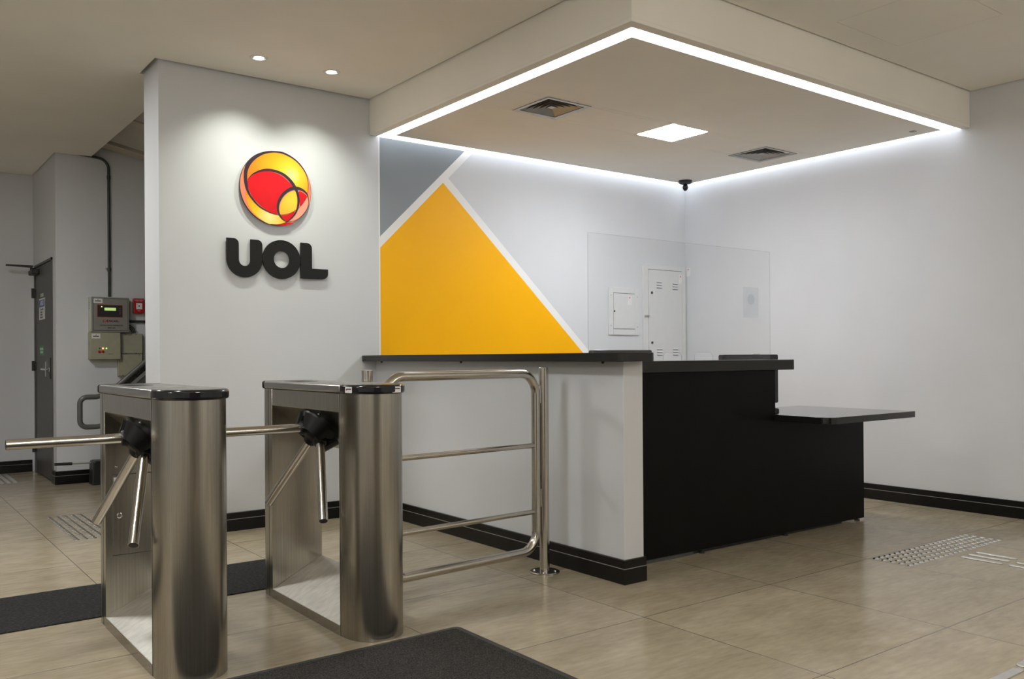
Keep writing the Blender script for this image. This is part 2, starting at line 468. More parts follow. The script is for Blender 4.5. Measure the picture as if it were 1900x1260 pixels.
# half wall that carries the counter
hw = MB().box(-3.392, -3.256, -2.612, 0.0, 0, 1.124)
struct('wall_counter', hw, 'wall', smooth=False, bevel=0.003)

# ceiling with its shadow gap along the walls, holes for lamps and the access panel
LAMP_H = 0.20
hs = [(x - LAMP_H, x + LAMP_H, y - LAMP_H, y + LAMP_H) for x, y in LOBBY_XY if y < -0.1]
DL = [(-4.432, -0.414), (-3.941, -0.430)]
hs += [(x - 0.032, x + 0.032, y - 0.032, y + 0.032) for x, y in DL]
HATCH = (-1.990, -1.328, -3.545, -2.925)
hs += [HATCH]
cm = holes(-10.94, -3.452, -9.94, -0.028, CZ, CZ + 0.025, hs)
cm2 = holes(-3.452, -0.012, -9.94, -2.745, CZ, CZ + 0.025, hs)
hs2 = [(x - LAMP_H, x + LAMP_H, y - LAMP_H, y + LAMP_H) for x, y in LOBBY_XY if y > -0.1]
cm3 = holes(-10.94, -4.962, -0.028, 3.13, CZ, CZ + 0.025, [h for h in hs2 if h[2] < 3.0 and h[3] < 3.13])
h3 = [h for h in hs2 if h[3] > 3.13]
cm = MB()
holes(-10.94, -3.452, -9.94, -0.028, CZ, CZ + 0.025, hs, cm)
holes(-3.452, -0.012, -9.94, -2.745, CZ, CZ + 0.025, hs, cm)
holes(-10.94, -4.962, -0.028, 4.394, CZ, CZ + 0.025, hs2 + [(-5.008, -4.962, 3.15, 4.394)], cm)
cm.box(-4.962, -4.700, 0.352, 3.146, CZ, CZ + 0.025)
struct('ceiling', cm, 'ceil', smooth=False)
struct('ceiling', box(-11.0, 0.16, -10.0, 4.5, 3.28, 3.4), 'gap_shade', smooth=False)  # upper slab painted near-black as the shade inside the ceiling gaps
# sloping soffit over the stair void: raw slab bands with dark joints and a rough beam
def zz(x): return 3.165 - 0.2 * (x + 4.6)
def sloped(y0, y1, dz, t=0.03):
    a, b = -4.95, -3.2
    return MB().add([(a, y0, zz(a) + dz), (b, y0, zz(b) + dz), (b, y1, zz(b) + dz), (a, y1, zz(a) + dz),
                     (a, y0, zz(a) + dz + t), (b, y0, zz(b) + dz + t), (b, y1, zz(b) + dz + t), (a, y1, zz(a) + dz + t)],
                    [(3, 2, 1, 0), (4, 5, 6, 7), (0, 1, 5, 4), (1, 2, 6, 5), (2, 3, 7, 6), (3, 0, 4, 7)])
s1 = struct('ceiling', sloped(0.36, 1.97, 0), 'slab', smooth=False)
struct('ceiling', sloped(2.12, 2.86, 0), 'slab', smooth=False)
struct('trim_1', sloped(2.93, 3.14, -0.012, 0.05), 'beam', smooth=False)
struct('trim_2', sloped(1.99, 2.12, -0.008, 0.05), 'beam', smooth=False)

# bulkhead over the reception: skin panels, bottom with openings
VENTS = [(-2.973, -2.609, -1.518, -1.152), (-0.735, -0.338, -1.50, -1.135)]
PANEL = (-1.853, -1.470, -1.548, -1.180)
bk = MB()
STR = [(-3.376, -3.278, -2.670, 0.0), (-3.376, 0.0, -2.670, -2.572), (-0.100, 0.0, -2.670, 0.0), (-3.376, 0.0, -0.108, 0.0)]
holes(-3.436, -0.004, -2.730, -0.004, SZ, SZ + 0.02, VENTS + [PANEL] + STR, bk)
bk.box(-3.436, -3.416, -2.730, -0.002, SZ + 0.02, 3.09)
bk.box(-3.416, -0.002, -2.730, -2.710, SZ + 0.02, 3.09)
for a in (-3.416,):
    pass
bk.box(-3.416, -0.004, -2.710, -0.004, SZ + 0.075, SZ + 0.085)
struct('ceiling_bulkhead', bk, 'ceil', smooth=False, bevel=0.0015, seg=1)

# skirting boards: black, with a fine groove; the highlight along it is painted pale
def skirt(name, path, nrm, h=0.122, t=0.018):
    """path: list of (x,y) along the wall face; nrm: outward side, +1 = right of the path"""
    P = [Vector(p) for p in path]; offs = []
    for i, p in enumerate(P):
        ns = []
        if i > 0: d = (P[i] - P[i - 1]).normalized(); ns.append(Vector((d.y, -d.x)) * nrm)
        if i < len(P) - 1: d = (P[i + 1] - P[i]).normalized(); ns.append(Vector((d.y, -d.x)) * nrm)
        n = sum(ns, Vector((0, 0)))
        if len(ns) == 2: n = n / (1 + ns[0].dot(ns[1]))
        offs.append(n)
    prof = [(0, 0, 0), (t, 0, 0), (t, 0.077, 0), (t - 0.003, 0.079, 1), (t - 0.003, 0.081, 0), (t - 0.003, h - 0.003, 0), (t - 0.006, h, 0), (0, h, 0)]
    mb = MB(); n = len(prof); vs = []
    for p, o in zip(P, offs):
        for (d, z, _) in prof: vs.append((p.x + o.x * d, p.y + o.y * d, z))
    mb.v = vs
    for i in range(len(P) - 1):
        for k in range(n - 1):
            mb.f.append((i * n + k, (i + 1) * n + k, (i + 1) * n + k + 1, i * n + k + 1)); mb.m.append(1 if k in (2, 3) else 0)
    mb.f.append(tuple(range(n))); mb.m.append(0)
    mb.f.append(tuple((len(P) - 1) * n + k for k in range(n))[::-1]); mb.m.append(0)
    o = struct(name, mb, ['skirting', 'skirt_highlight'], smooth=False)
    return o
skirt('baseboard_back', [(-4.935, 0.34), (-4.935, 0.0), (-3.392, 0.0)], 1)
skirt('baseboard_counter', [(-3.392, -0.0), (-3.392, -2.612), (-3.252, -2.612)], 1)
skirt('baseboard_right', [(0.0, 0.0), (0.0, -9.96)], 1)
skirt('baseboard_inner', [(-3.256, 0.0), (0.0, 0.0)], 1)
skirt('baseboard_stair', [(-5.0, 3.31), (-5.0, 3.158), (-3.5, 3.158)], 1)
skirt('baseboard_far', [(-10.96, 4.406), (-5.02, 4.406)], 1)

# grey door in the hallway wall
d1 = struct('door_1', box(-5.002, -4.962, 3.333, 4.262, 0.012, 2.085), 'door', smooth=False, bevel=0.002)
df = MB().box(-5.012, -4.99, 3.315, 3.335, 0, 2.11).box(-5.012, -4.99, 4.262, 4.28, 0, 2.11).box(-5.012, -4.99, 3.315, 4.28, 2.088, 2.11)
df.build('door_frame', 'door', d1, smooth=False)
for z in (0.21, 1.04, 1.78):
    hg = MB().lathe([(0, 0.016), (0.1, 0.016)], 12, origin=(-5.022, 4.275, z)).box(-5.018, -5.0, 4.235, 4.275, z + 0.01, z + 0.09)
    hg.build('hinge', 'dark', d1)
lk = MB().prism(rrect(3.37, 3.42, 0.97, 1.17, 0.008), -5.014, -5.0, 'x'); lp = lk.build('lock_plate', 'dark', d1)
hd = MB().tube([(-5.002, 3.45, 1.06), (-5.045, 3.45, 1.06), (-5.052, 3.47, 1.06), (-5.052, 3.62, 1.06)], 0.009, 10).lathe([(0, 0.024), (0.01, 0.024)], 16, (-1, 0, 0), (-5.002, 3.45, 1.06))
hd.box(-5.016, -5.003, 3.60, 3.64, 0.99, 1.13)
hd.build('door_handle', 'chrome', d1)
cl = MB().box(-5.07, -5.004, 4.02, 4.24, 2.005, 2.055).lathe([(0, 0.02), (0.03, 0.02)], 12, origin=(-5.04, 4.2, 2.055))
closer = cl.build('door_closer', 'dark', d1, bevel=0.008)
ca = MB().tube([(-5.04, 4.2, 2.09), (-5.25, 4.22, 2.10)], 0.008, 8).box(-5.27, -5.03, 4.195, 4.235, 2.092, 2.108)
ca.build('closer_arm', 'dark', d1)

# ================================================================== CEILING THINGS
t = thing('light_strip', 'bright white recessed light strip running all round the bulkhead above the reception', 'light strip', (-1.7, -1.3, SZ))
ls = MB()
o0, o1 = (-3.375, -0.007, -2.669, -0.007), (-3.279, -0.101, -2.573, -0.109)
zA, zB = -0.001, 0.016
A_ = [(o0[0], o0[2]), (o0[1], o0[2]), (o0[1], o0[3]), (o0[0], o0[3])]; B_ = [(o1[0], o1[2]), (o1[1], o1[2]), (o1[1], o1[3]), (o1[0], o1[3])]
vs = [(p[0] + 1.7, p[1] + 1.3, z) for z in (zA + 0.001, zB) for p in A_ + B_]
fs = []
for i in range(4):
    j = (i + 1) % 4
    fs += [(i, 4 + i, 4 + j, j), (8 + i, 8 + j, 12 + j, 12 + i), (i, j, 8 + j, 8 + i), (4 + i, 12 + i, 12 + j, 4 + j)]
ls.add(vs, fs)
ls.build('diffuser', 'strip', t, smooth=False)

def vent(x0, x1, y0, y1, label):
    cx, cy = (x0 + x1) / 2, (y0 + y1) / 2; hx, hy = (x1 - x0) / 2, (y1 - y0) / 2
    t = thing('air_vent', label, 'vent', (cx, cy, SZ), 'square air vents in the bulkhead')
    f = MB()
    def ring(f, ax, ay, za, bx, by, zb, th=0.0015):
        A = [(-ax, -ay), (ax, -ay), (ax, ay), (-ax, ay)]; B = [(-bx, -by), (bx, -by), (bx, by), (-bx, by)]
        v = [(p[0], p[1], za) for p in A] + [(p[0], p[1], zb) for p in B] + [(p[0], p[1], za + th) for p in A] + [(p[0], p[1], zb + th) for p in B]
        q = []
        for i in range(4):
            j = (i + 1) % 4
            q += [(i, 4 + i, 4 + j, j), (8 + i, 8 + j, 12 + j, 12 + i), (i, j, 8 + j, 8 + i), (4 + i, 12 + i, 12 + j, 4 + j)]
        f.add(v, q)
    ring(f, hx + 0.004, hy + 0.004, -0.006, hx - 0.028, hy - 0.028, -0.003, 0.005)
    f.build('frame', 'alu', t, smooth=False)
    for k in range(5):
        a = hx - 0.032 - k * 0.030; b = hy - 0.032 - k * 0.030
        l = MB(); ring(l, a, b, 0.000, a - 0.029, b - 0.029, 0.030)
        l.build('louvre', 'alu', t, smooth=False)
    c = MB().add([(-0.03, -0.03, 0.004), (0.03, -0.03, 0.004), (0.03, 0.03, 0.004), (-0.03, 0.03, 0.004), (0, 0, 0.03)], [(0, 1, 2, 3)[::-1], (0, 1, 4), (1, 2, 4), (2, 3, 4), (3, 0, 4)])
    c.build('core', 'alu', t, smooth=False)
    box(-hx + 0.004, hx - 0.004, -hy + 0.004, hy - 0.004, 0.055, 0.06).build('duct_plate', 'slot', t, smooth=False)
    return t
vent(*VENTS[0], 'square louvred air vent in the bulkhead nearest the grey and yellow painted wall')
vent(*VENTS[1], 'square louvred air vent in the bulkhead close to the corner with the dome camera')

def panel_light(x0, x1, y0, y1, z, mat, label, name, group=None):
    cx, cy = (x0 + x1) / 2, (y0 + y1) / 2
    t = thing(name, label, 'ceiling light', (cx, cy, z), group)
    a, b = (x1 - x0) / 2, (y1 - y0) / 2
    fr = MB().box(-a - .006, a + .006, -b - .006, -b + .008, -0.003, 0.01).box(-a - .006, a + .006, b - .008, b + .006, -0.003, 0.01)
    fr.box(-a - .006, -a + .008, -b + .008, b - .008, -0.003, 0.01).box(a - .008, a + .006, -b + .008, b - .008, -0.003, 0.01)
    fr.build('frame', 'label', t, smooth=False)
    box(-a + .008, a - .008, -b + .008, b - .008, -0.0045, 0.01).build('diffuser', mat, t, smooth=False)
panel_light(*PANEL, SZ, 'panel', 'small square lit ceiling panel in the middle of the bulkhead', 'ceiling_light')
for i, (x, y) in enumerate(LOBBY_XY):
    panel_light(x - LAMP_H, x + LAMP_H, y - LAMP_H, y + LAMP_H, CZ, 'lobby_dim' if y > 0 else 'lobby', 'square lit lobby ceiling panel outside the view', 'lobby_light', 'lobby ceiling panels behind and beside the camera')
for x, y in FILL_GLOBES:  # invented lamps, put in to lift ceiling and bulkhead
    t = thing('fill_globe', 'added opal globe fill lamp brightening the ceiling from outside the view', 'fill lamp', (x, y, 2.25), 'added fill globes behind the camera')
    MB().lathe([(0.18 * -cos(radians(a)), 0.18 * sin(radians(a))) for a in range(0, 181, 12)], 28).build('globe', 'globe', t)
    MB().tube([(0, 0, 0.18), (0, 0, CZ - 2.25)], 0.006, 8).build('cord', 'dark', t)
    MB().lathe([(CZ - 2.25 - 0.03, 0.05), (CZ - 2.25, 0.05)], 20).build('canopy', 'label', t)

for i, (x, y) in enumerate(DL):
    t = thing('downlight', ['small round recessed downlight in the ceiling, left one of the pair over the logo wall',
                            'small round recessed downlight in the ceiling, right one of the pair over the logo wall'][i],
              'ceiling light', (x, y, CZ), 'round downlights in front of the logo wall')
    MB().lathe([(0.0, 0.058), (-0.004, 0.055), (-0.004, 0.040), (0.004, 0.036), (0.004, 0.058)], 32).build('trim_ring', 'label', t)
    MB().lathe([(0.03, 0.0), (0.03, 0.034), (-0.002, 0.037), (-0.002, 0.0385), (0.032, 0.0355)], 28).build('reflector', 'alu', t)
    MB().lathe([(-0.0045, 0.0), (-0.0035, 0.030), (0.010, 0.033), (0.010, 0.0)], 28).build('lens', 'bulb', t)
    ld = bpy.data.lights.new('downlight_lamp', 'SPOT'); ld.energy = W_DOWN; ld.color = C_DOWN
    ld.spot_size = radians(100); ld.spot_blend = 1.0; ld.shadow_soft_size = 0.02
    lo = bpy.data.objects.new('lamp', ld); COL.objects.link(lo); lo.parent = t
    lo.location = (0, 0, -0.014)
    lo.rotation_euler = (radians(14), 0, 0)

# access panel in the ceiling: the board drawn by its hairline gap
t = thing('access_panel', 'flush square access hatch with hairline edge in the ceiling at top right', 'hatch', ((HATCH[0] + HATCH[1]) / 2, (HATCH[2] + HATCH[3]) / 2, CZ))
a, b = (HATCH[1] - HATCH[0]) / 2 - 0.0028, (HATCH[3] - HATCH[2]) / 2 - 0.0028
box(-a, a, -b, b, 0.0, 0.024).build('board', 'ceil', t, smooth=False)

# dome camera
t = thing('security_camera', 'black security camera with clear dome under the bulkhead at the wall corner', 'camera', (-0.235, -0.215, SZ))
MB().lathe([(0, 0.062), (-0.006, 0.064), (-0.022, 0.062), (-0.028, 0.054), (-0.028, 0)], 32).build('base', 'dark', t)
MB().lathe([(-0.028, 0.050), (-0.038, 0.049), (-0.052, 0.043), (-0.064, 0.031), (-0.071, 0.015), (-0.073, 0.0)], 32).build('dome', 'dome', t)
MB().lathe([(-0.028 - 0.034 * (1 - cos(radians(a))), 0.026 * sin(radians(a))) for a in range(0, 181, 20)], 18).build('lens', 'gloss', t)
t = tag(box(-0.26, -0.225, -2.452, -2.412, SZ - 0.006, SZ - 0.0005).build('presence_sensor', 'alu', bevel=0.002),
        'tiny flat sensor under the bulkhead near its right corner by the light strip', 'sensor')

# ================================================================== LOGO WALL
D = 'art'
def stroke(pts, y, parent, name='ink_line', mat='outline'):
    P = smooth_open(pts, 6); mb = MB(); vs = []
    for i, p in enumerate(P):
        a = P[max(i - 1, 0)]; b = P[min(i + 1, len(P) - 1)]
        d = Vector((b[0] - a[0], b[1] - a[1])).normalized(); n = Vector((-d.y, d.x)); h = max(p[2], 0.0012) / 2
        vs += [(p[0] + n.x * h, y, p[1] + n.y * h), (p[0] - n.x * h, y, p[1] - n.y * h)]
    fs = [(2 * i, 2 * i + 2, 2 * i + 3, 2 * i + 1) for i in range(len(P) - 1)]
    mb.add(vs, fs)
    return mb.build(name, mat, parent, smooth=False)
def patch(pts, y, parent, mat, k=5):
    P = smooth_closed(pts, k)
    return MB().prism(P, y, y + 0.0004, 'y').build('colour_field', mat, parent, smooth=False)
logo = thing('logo_disc', 'round glossy orange, yellow and red ball emblem mounted on the grey wall', 'logo', (-4.1655, -0.026, 2.3194))
MB().lathe([(0.0, 0.2555), (0.014, 0.2555)], 96, (0, 1, 0)).build('disc_body', 'discside', logo)
MB().lathe([(-0.0004, 0.0), (-0.0004, 0.2535), (0.0, 0.2535)], 96, (0, 1, 0)).build('disc_face', 'coral', logo)
for k in ((-0.12, -0.1), (0.12, 0.1), (0.1, -0.12), (-0.12, 0.12)):
    MB().lathe([(0.013, 0.008), (0.026, 0.008)], 10, (0, 1, 0), (k[0], 0, k[1])).build('spacer', 'alu', logo)
Y1 = [(-0.2016, 0.0357), (-0.2033, 0.0724), (-0.195, 0.1103), (-0.1735, 0.1546), (-0.1401, 0.1914), (-0.0969, 0.2204), (-0.0436, 0.2379), (0.015, 0.2439), (0.0693, 0.2356), (0.1241, 0.2143), (0.1692, 0.1796), (0.2045, 0.136), (0.2247, 0.0952), (0.2321, 0.0479), (0.2281, -0.0055), (0.2037, 0.0111), (0.1733, 0.0221), (0.143, 0.0283), (0.123, 0.0546), (0.0882, 0.0838), (0.0486, 0.1075), (0.0044, 0.1234), (-0.0443, 0.1314), (-0.0878, 0.1246), (-0.1311, 0.1043), (-0.1693, 0.0742)]
R1 = [(-0.2016, 0.0311), (-0.1693, 0.0673), (-0.1312, 0.0927), (-0.088, 0.1073), (-0.0493, 0.1097), (-0.0006, 0.1039), (0.0436, 0.088), (0.0781, 0.0637), (0.1029, 0.0428), (0.1153, 0.0228), (0.0827, 0.0025), (0.0428, -0.0302), (0.0179, -0.0706), (0.003, -0.1098), (0.0003, -0.1477), (0.005, -0.1779), (-0.0365, -0.17), (-0.0847, -0.1489), (-0.1277, -0.1182), (-0.1655, -0.0804), (-0.1889, -0.0413), (-0.2018, -0.0012)]
Y2 = [(-0.2157, -0.0419), (-0.1891, -0.0782), (-0.1562, -0.1165), (-0.1135, -0.1494), (-0.0656, -0.1704), (-0.0268, -0.1809), (0.0123, -0.1843), (0.0319, -0.2037), (0.0663, -0.2267), (0.0415, -0.2383), (-0.0077, -0.2496), (-0.0564, -0.2491), (-0.1044, -0.2277), (-0.152, -0.1948), (-0.1849, -0.1563), (-0.2081, -0.1079)]
Y3 = [(0.0246, -0.1761), (0.0199, -0.1411), (0.0301, -0.0977), (0.0525, -0.0576), (0.0825, -0.026), (0.1302, -0.0042), (0.1451, -0.0288), (0.1499, -0.0665), (0.1446, -0.1052), (0.1394, -0.132), (0.1017, -0.157), (0.0617, -0.1717)]
R2 = [(0.1655, -0.0027), (0.1934, -0.0092), (0.2162, -0.0236), (0.2213, -0.0375), (0.2032, -0.0706), (0.1724, -0.1072), (0.1676, -0.0647), (0.1603, -0.0272)]
R3 = [(0.032, -0.1848), (0.0716, -0.1764), (0.1116, -0.1584), (0.1318, -0.147), (0.1215, -0.1789), (0.1013, -0.2046), (0.0713, -0.2238), (0.0516, -0.2114)]
P1 = [(0.1724, -0.112), (0.2031, -0.0754), (0.2264, -0.0394), (0.2312, -0.0822), (0.2233, -0.1167), (0.1924, -0.1628), (0.1466, -0.2005), (0.0913, -0.2221), (0.1215, -0.1885), (0.1469, -0.1432)]
R4 = [(-0.0077, -0.2543), (0.0415, -0.243), (0.0713, -0.231), (0.1212, -0.2266), (0.1011, -0.2402), (0.0513, -0.2516)]
S1 = [(0.0003, 0.2513, 0.0096), (-0.0436, 0.244, 0.0115), (-0.0968, 0.2274, 0.0168), (-0.1496, 0.1948, 0.024), (-0.1924, 0.1476, 0.0278), (-0.2139, 0.0942, 0.025), (-0.2166, 0.0432, 0.024), (-0.2121, 0.0022, 0.0216), (-0.2053, -0.0292, 0.0173), (-0.189, -0.0644, 0.0144), (-0.1656, -0.0943, 0.0134), (-0.1325, -0.128, 0.0115), (-0.0896, -0.1541, 0.0086), (-0.0462, -0.1709, 0.0058), (0.0025, -0.1814, 0.0038), (0.0518, -0.1768, 0.0019), (0.1016, -0.1618, 0.0019), (0.1521, -0.1284, 0.0019), (0.1929, -0.0812, 0.0019), (0.2239, -0.0324, 0.0019)]
S2 = [(0.0003, 0.2513, 0.0096), (0.0495, 0.2495, 0.0115), (0.1041, 0.2308, 0.0106), (0.1542, 0.2016, 0.0086), (0.1995, 0.1546, 0.0067), (0.2222, 0.1093, 0.0048), (0.2321, 0.0575, 0.0038), (0.2291, -0.0102, 0.0029)]
S3 = [(-0.2016, 0.0357, 0.0029), (-0.1693, 0.0742, 0.0077), (-0.1263, 0.1003, 0.0125), (-0.0831, 0.1149, 0.0154), (-0.0395, 0.1194, 0.0163), (0.0093, 0.1145, 0.0173), (0.0585, 0.0969, 0.0192), (0.103, 0.0618, 0.0211), (0.1329, 0.0224, 0.0221), (0.1528, -0.0184, 0.0182), (0.16, -0.0654, 0.0163), (0.1547, -0.1138, 0.0125), (0.1368, -0.1585, 0.0106), (0.1064, -0.197, 0.0086), (0.0713, -0.2253, 0.0048)]
S4 = [(0.0713, -0.2253, 0.0038), (0.0417, -0.2075, 0.0096), (0.0173, -0.1744, 0.0144), (0.0087, -0.1375, 0.0163), (0.0153, -0.0945, 0.0182), (0.0378, -0.0497, 0.0202), (0.0727, -0.0128, 0.0211), (0.1127, 0.0106, 0.023), (0.153, 0.0174, 0.0211), (0.1935, 0.0076, 0.0144), (0.224, -0.018, 0.0086), (0.233, -0.0531, 0.0038), (0.2312, -0.0918, 0.0029), (0.2181, -0.1268, 0.0024), (0.1822, -0.1734, 0.0024), (0.1364, -0.2086, 0.0024), (0.0713, -0.2262, 0.0029)]
S6 = [(-0.0467, -0.2506, 0.0029), (0.0021, -0.2488, 0.0038), (0.0415, -0.2406, 0.0048), (0.0713, -0.2272, 0.0048)]

patch(Y1, -0.0012, logo, 'art_y'); patch(Y2, -0.0012, logo, 'art_y2'); patch(R1, -0.0014, logo, 'inkred')
patch(Y3, -0.0014, logo, 'art_y3'); patch(R2, -0.0014, logo, 'inkred', 3); patch(R3, -0.0014, logo, 'inkred', 3)
patch(P1, -0.0012, logo, 'pink', 3); patch(R4, -0.0012, logo, 'inkred', 3)
for i, s_ in enumerate((S1, S2, S3, S4, S6)): stroke(s_, -0.0018 - 0.0001 * i, logo)

sign = thing('letter_sign', 'thick black letters UOL standing off the grey wall under the round logo', 'sign', (-4.1276, -0.023, 1.70))
def L3(pts, name='letter'):
    return MB().prism([(x + 4.1276, z - 1.70) for x, z in pts], 0, 0.015, 'y').build(name, 'letter', sign, smooth=False, bevel=0.0008, seg=1)
zt, zb_ = 1.9560, 1.6975
Uo = [(-4.5100, zt)] + [(-4.4640, zt)] + arc(-4.4640, 1.9205, 0.0355, 90, 0, 6)[1:] + [(-4.4282, 1.818)]
Uo += [(-4.3878 + 0.0404 * cos(radians(a)), 1.814 - 0.0404 * sin(radians(180 - a)) ) for a in (180, 160, 140, 120, 100, 80, 60, 40, 20, 0)]
Uo += [(-4.3474, zt), (-4.3010, zt)] + arc(-4.3010, 1.9205, 0.0355, 90, 0, 6)[1:] + [(-4.2652, 1.82)]
Uo += [(-4.3876 + 0.1224 * cos(radians(a)), 1.8185 + 0.121 * sin(radians(a))) for a in range(-6, -181, -8)] + [(-4.5100, 1.8185)]
L3(Uo)
rg = MB(); n = 56; cx, cz = 0.0, 1.8328 - 1.70
vs = []
for y in (0, 0.015):
    for rx, rz in ((0.1360, 0.1338), (0.0575, 0.0588)):
        vs += [(cx + rx * cos(2 * pi * k / n), y, cz + rz * sin(2 * pi * k / n)) for k in range(n)]
fs = []
for k in range(n):
    j = (k + 1) % n
    fs += [(k, j, n + j, n + k)[::-1], (2 * n + k, 2 * n + j, 3 * n + j, 3 * n + k), (k, j, 2 * n + j, 2 * n + k), (n + k, n + j, 3 * n + j, 3 * n + k)[::-1]]
rg.add(vs, fs).build('letter', 'letter', sign, smooth=False)
L3([(-3.9888, 1.9600), (-3.9420, 1.9600)] + arc(-3.9420, 1.9230, 0.037, 90, 0, 6)[1:] + [(-3.9050, 1.7822), (-3.7828, 1.7822), (-3.7828, 1.7530)] + arc(-3.8260, 1.7530, 0.0432, 0, -90, 6)[1:] + [(-3.9888, 1.7098)])
for x, z in ((-4.47, 1.86), (-4.31, 1.86), (-4.225, 1.83), (-4.03, 1.83), (-3.945, 1.86), (-3.83, 1.745)):
    MB().lathe([(0.015, 0.005), (0.0232, 0.005)], 8, (0, 1, 0), (x + 4.1276, 0, z - 1.70)).build('spacer', 'alu', sign)

# ================================================================== RECEPTION
ct = MB().prism(rrect(-3.508, -3.262, -2.722, -0.002, (0.045, 0.045, 0, 0)), 1.1245, 1.168)
tag(ct.build('countertop', 'black_top', bevel=0.002), 'long black countertop on the low white half wall below the yellow triangle', 'countertop')
for i, y in enumerate((-0.19, -1.22, -2.52)):
    tag(MB().lathe([(0.0, 0.008), (-0.006, 0.008), (-0.011, 0.005), (-0.013, 0)], 12, origin=(-3.448, y, 1.1245)).build('cable_grommet', 'slot'),
        ['tiny black stud under the countertop, end nearest the logo wall', 'tiny black stud under the middle of the countertop',
         'tiny black stud under the countertop, end nearest the black desk'][i], 'stud', 'tiny studs under the white wall countertop')

desk = thing('reception_desk', 'black reception desk with raised ledge and lower table beside the white half wall', 'desk', (-2.1, -2.4, 0))
def dbox(n, m, x0, x1, y0, y1, z0, z1, bv=0.0015):
    return box(x0 + 2.1, x1 + 2.1, y0 + 2.4, y1 + 2.4, z0, z1).build(n, m, desk, bevel=bv, seg=1, smooth=False)
fp = MB().prism([(-3.250 + 2.1, 0.028), (-0.870 + 2.1, 0.016), (-0.870 + 2.1, 0.7358), (-1.864 + 2.1, 0.7358), (-1.864 + 2.1, 1.0578), (-3.250 + 2.1, 1.0578)], 0.0, 0.025, 'y')
fp.build('front_panel', 'black', desk, smooth=False, bevel=0.001, seg=1)
dbox('ledge', 'black_top', -3.250, -1.692, -2.418, -2.08, 1.058, 1.122)
tt2 = MB().prism(rrect(-1.872 + 2.1, -0.898 + 2.1, -2.795 + 2.4, -1.90 + 2.4, (0.075, 0.02, 0.02, 0.02)), 0.736, 0.776)
tt2.build('low_tabletop', 'tabletop', desk, bevel=0.002)
dbox('side_panel', 'black', -0.897, -0.872, -2.374, -1.92, 0.03, 0.735)
dbox('side_panel', 'black', -2.125, -2.100, -2.374, -2.10, 0.777, 1.056)
dbox('inner_worktop', 'cabinet', -3.246, -1.90, -2.372, -1.62, 0.736, 0.775)  # unseen top, made pale to bounce light up to the bulkhead
dbox('plinth_and_gap_shade', 'greytube', -3.236, -2.62, -2.385, -2.376, 0.0, 0.029)
dbox('plinth_and_gap_shade', 'dark', -2.62, -1.10, -2.372, -2.35, 0.0, 0.0295)  # added dark strip that fills the gap under the panel with shadow
dbox('inner_panel', 'cabinet', -3.246, -3.226, -2.37, -1.64, 0.03, 0.735)  # unseen too, pale for the same bounce light
for x, y in ((-0.935, -2.386), (-1.75, -2.386), (-2.55, -2.386), (-0.92, -1.95), (-3.2, -1.68)):
    MB().lathe([(0, 0.018), (0.010, 0.018), (0.012, 0.008), (0.0305, 0.008)], 14, origin=(x + 2.1, y + 2.4, 0)).build('foot', 'dark', desk)
tag(MB().prism(rrect(-1.858, -1.812, -2.395, -2.35, 0.01), 0.7765, 0.815).build('desk_gadget', 'dark', bevel=0.012, seg=3),
    'small black rounded gadget on the low tabletop against the raised desk', 'gadget')

# monitors behind the counter, only their top edges showing
def monitor(cx, y, w, ztop, label, sticker=False, base=0.777):
    t = thing('monitor', label, 'monitor', (cx, y, base), 'computer monitors behind the reception counter')
    h = 0.335; zt_ = ztop - base
    MB().prism(rrect(-w / 2, w / 2, zt_ - h, zt_, 0.012), -0.018, 0.022, 'y').build('housing', 'gloss', t, bevel=0.004)
    box(-w / 2 + 0.012, w / 2 - 0.012, 0.0222, 0.0232, zt_ - h + 0.02, zt_ - 0.012).build('screen', 'slot', t, smooth=False)
    MB().prism([(-0.03, 0.008), (0.03, 0.008), (0.022, zt_ - h + 0.08), (-0.022, zt_ - h + 0.08)], -0.045, -0.02, 'y').build('stand', 'dark', t, bevel=0.003)
    MB().prism(rrect(-0.12, 0.12, -0.11, 0.09, 0.04), 0.0, 0.01).build('base', 'dark', t, bevel=0.002)
    if sticker: box(0.03, 0.10, -0.012, 0.008, zt_ + 0.0002, zt_ + 0.006).build('clip', 'label', t, bevel=0.001, seg=1)
monitor(-2.745, -1.93, 0.50, 1.188, 'black monitor peeking over the countertop end, glossy top edge')
monitor(-1.662, -2.045, 0.585, 1.156, 'black monitor peeking over the black desk ledge, white clip on top', True)

# acrylic screen standing on ledge and countertop
sh = thing('acrylic_shield', 'large clear acrylic sneeze screen standing on the reception counter', 'screen', (-2.5, -2.25, 1.123))
yA = 0.0
Z1 = 0.702
def slot(x0, x1): return [(x0, 0.0), (x0, 0.03)] + [(x0 + 0.018, 0.048), (x1 - 0.018, 0.048)] + [(x1, 0.03), (x1, 0.0)]
ol = [(-0.803, 0.046), (-0.722, 0.046), (-0.722, 0.0)] + slot(-0.215, -0.062) + slot(0.052, 0.215) + [(0.79, 0.0), (0.79, Z1), (-0.803, Z1)]
MB().prism(ol, -0.002, 0.002, 'y').build('pane', 'acrylic', sh, smooth=False)
e = MB()
for (a, b, c_, d) in ((-0.8035, -0.802, 0.046, Z1), (0.789, 0.7905, 0.0, Z1), (-0.8035, 0.7905, Z1, Z1 + 0.001)):
    e.box(a, b, -0.0022, 0.0022, c_, d)
for a, b in ((-0.215, -0.062), (0.052, 0.215)):
    e.tube([(a, -0.001, 0.001), (a, -0.001, 0.03), (a + 0.018, -0.001, 0.048), (b - 0.018, -0.001, 0.048), (b, -0.001, 0.03), (b, -0.001, 0.001)], 0.0016, 6)
e.build('cut_edge', 'acrylic_edge', sh, smooth=False)
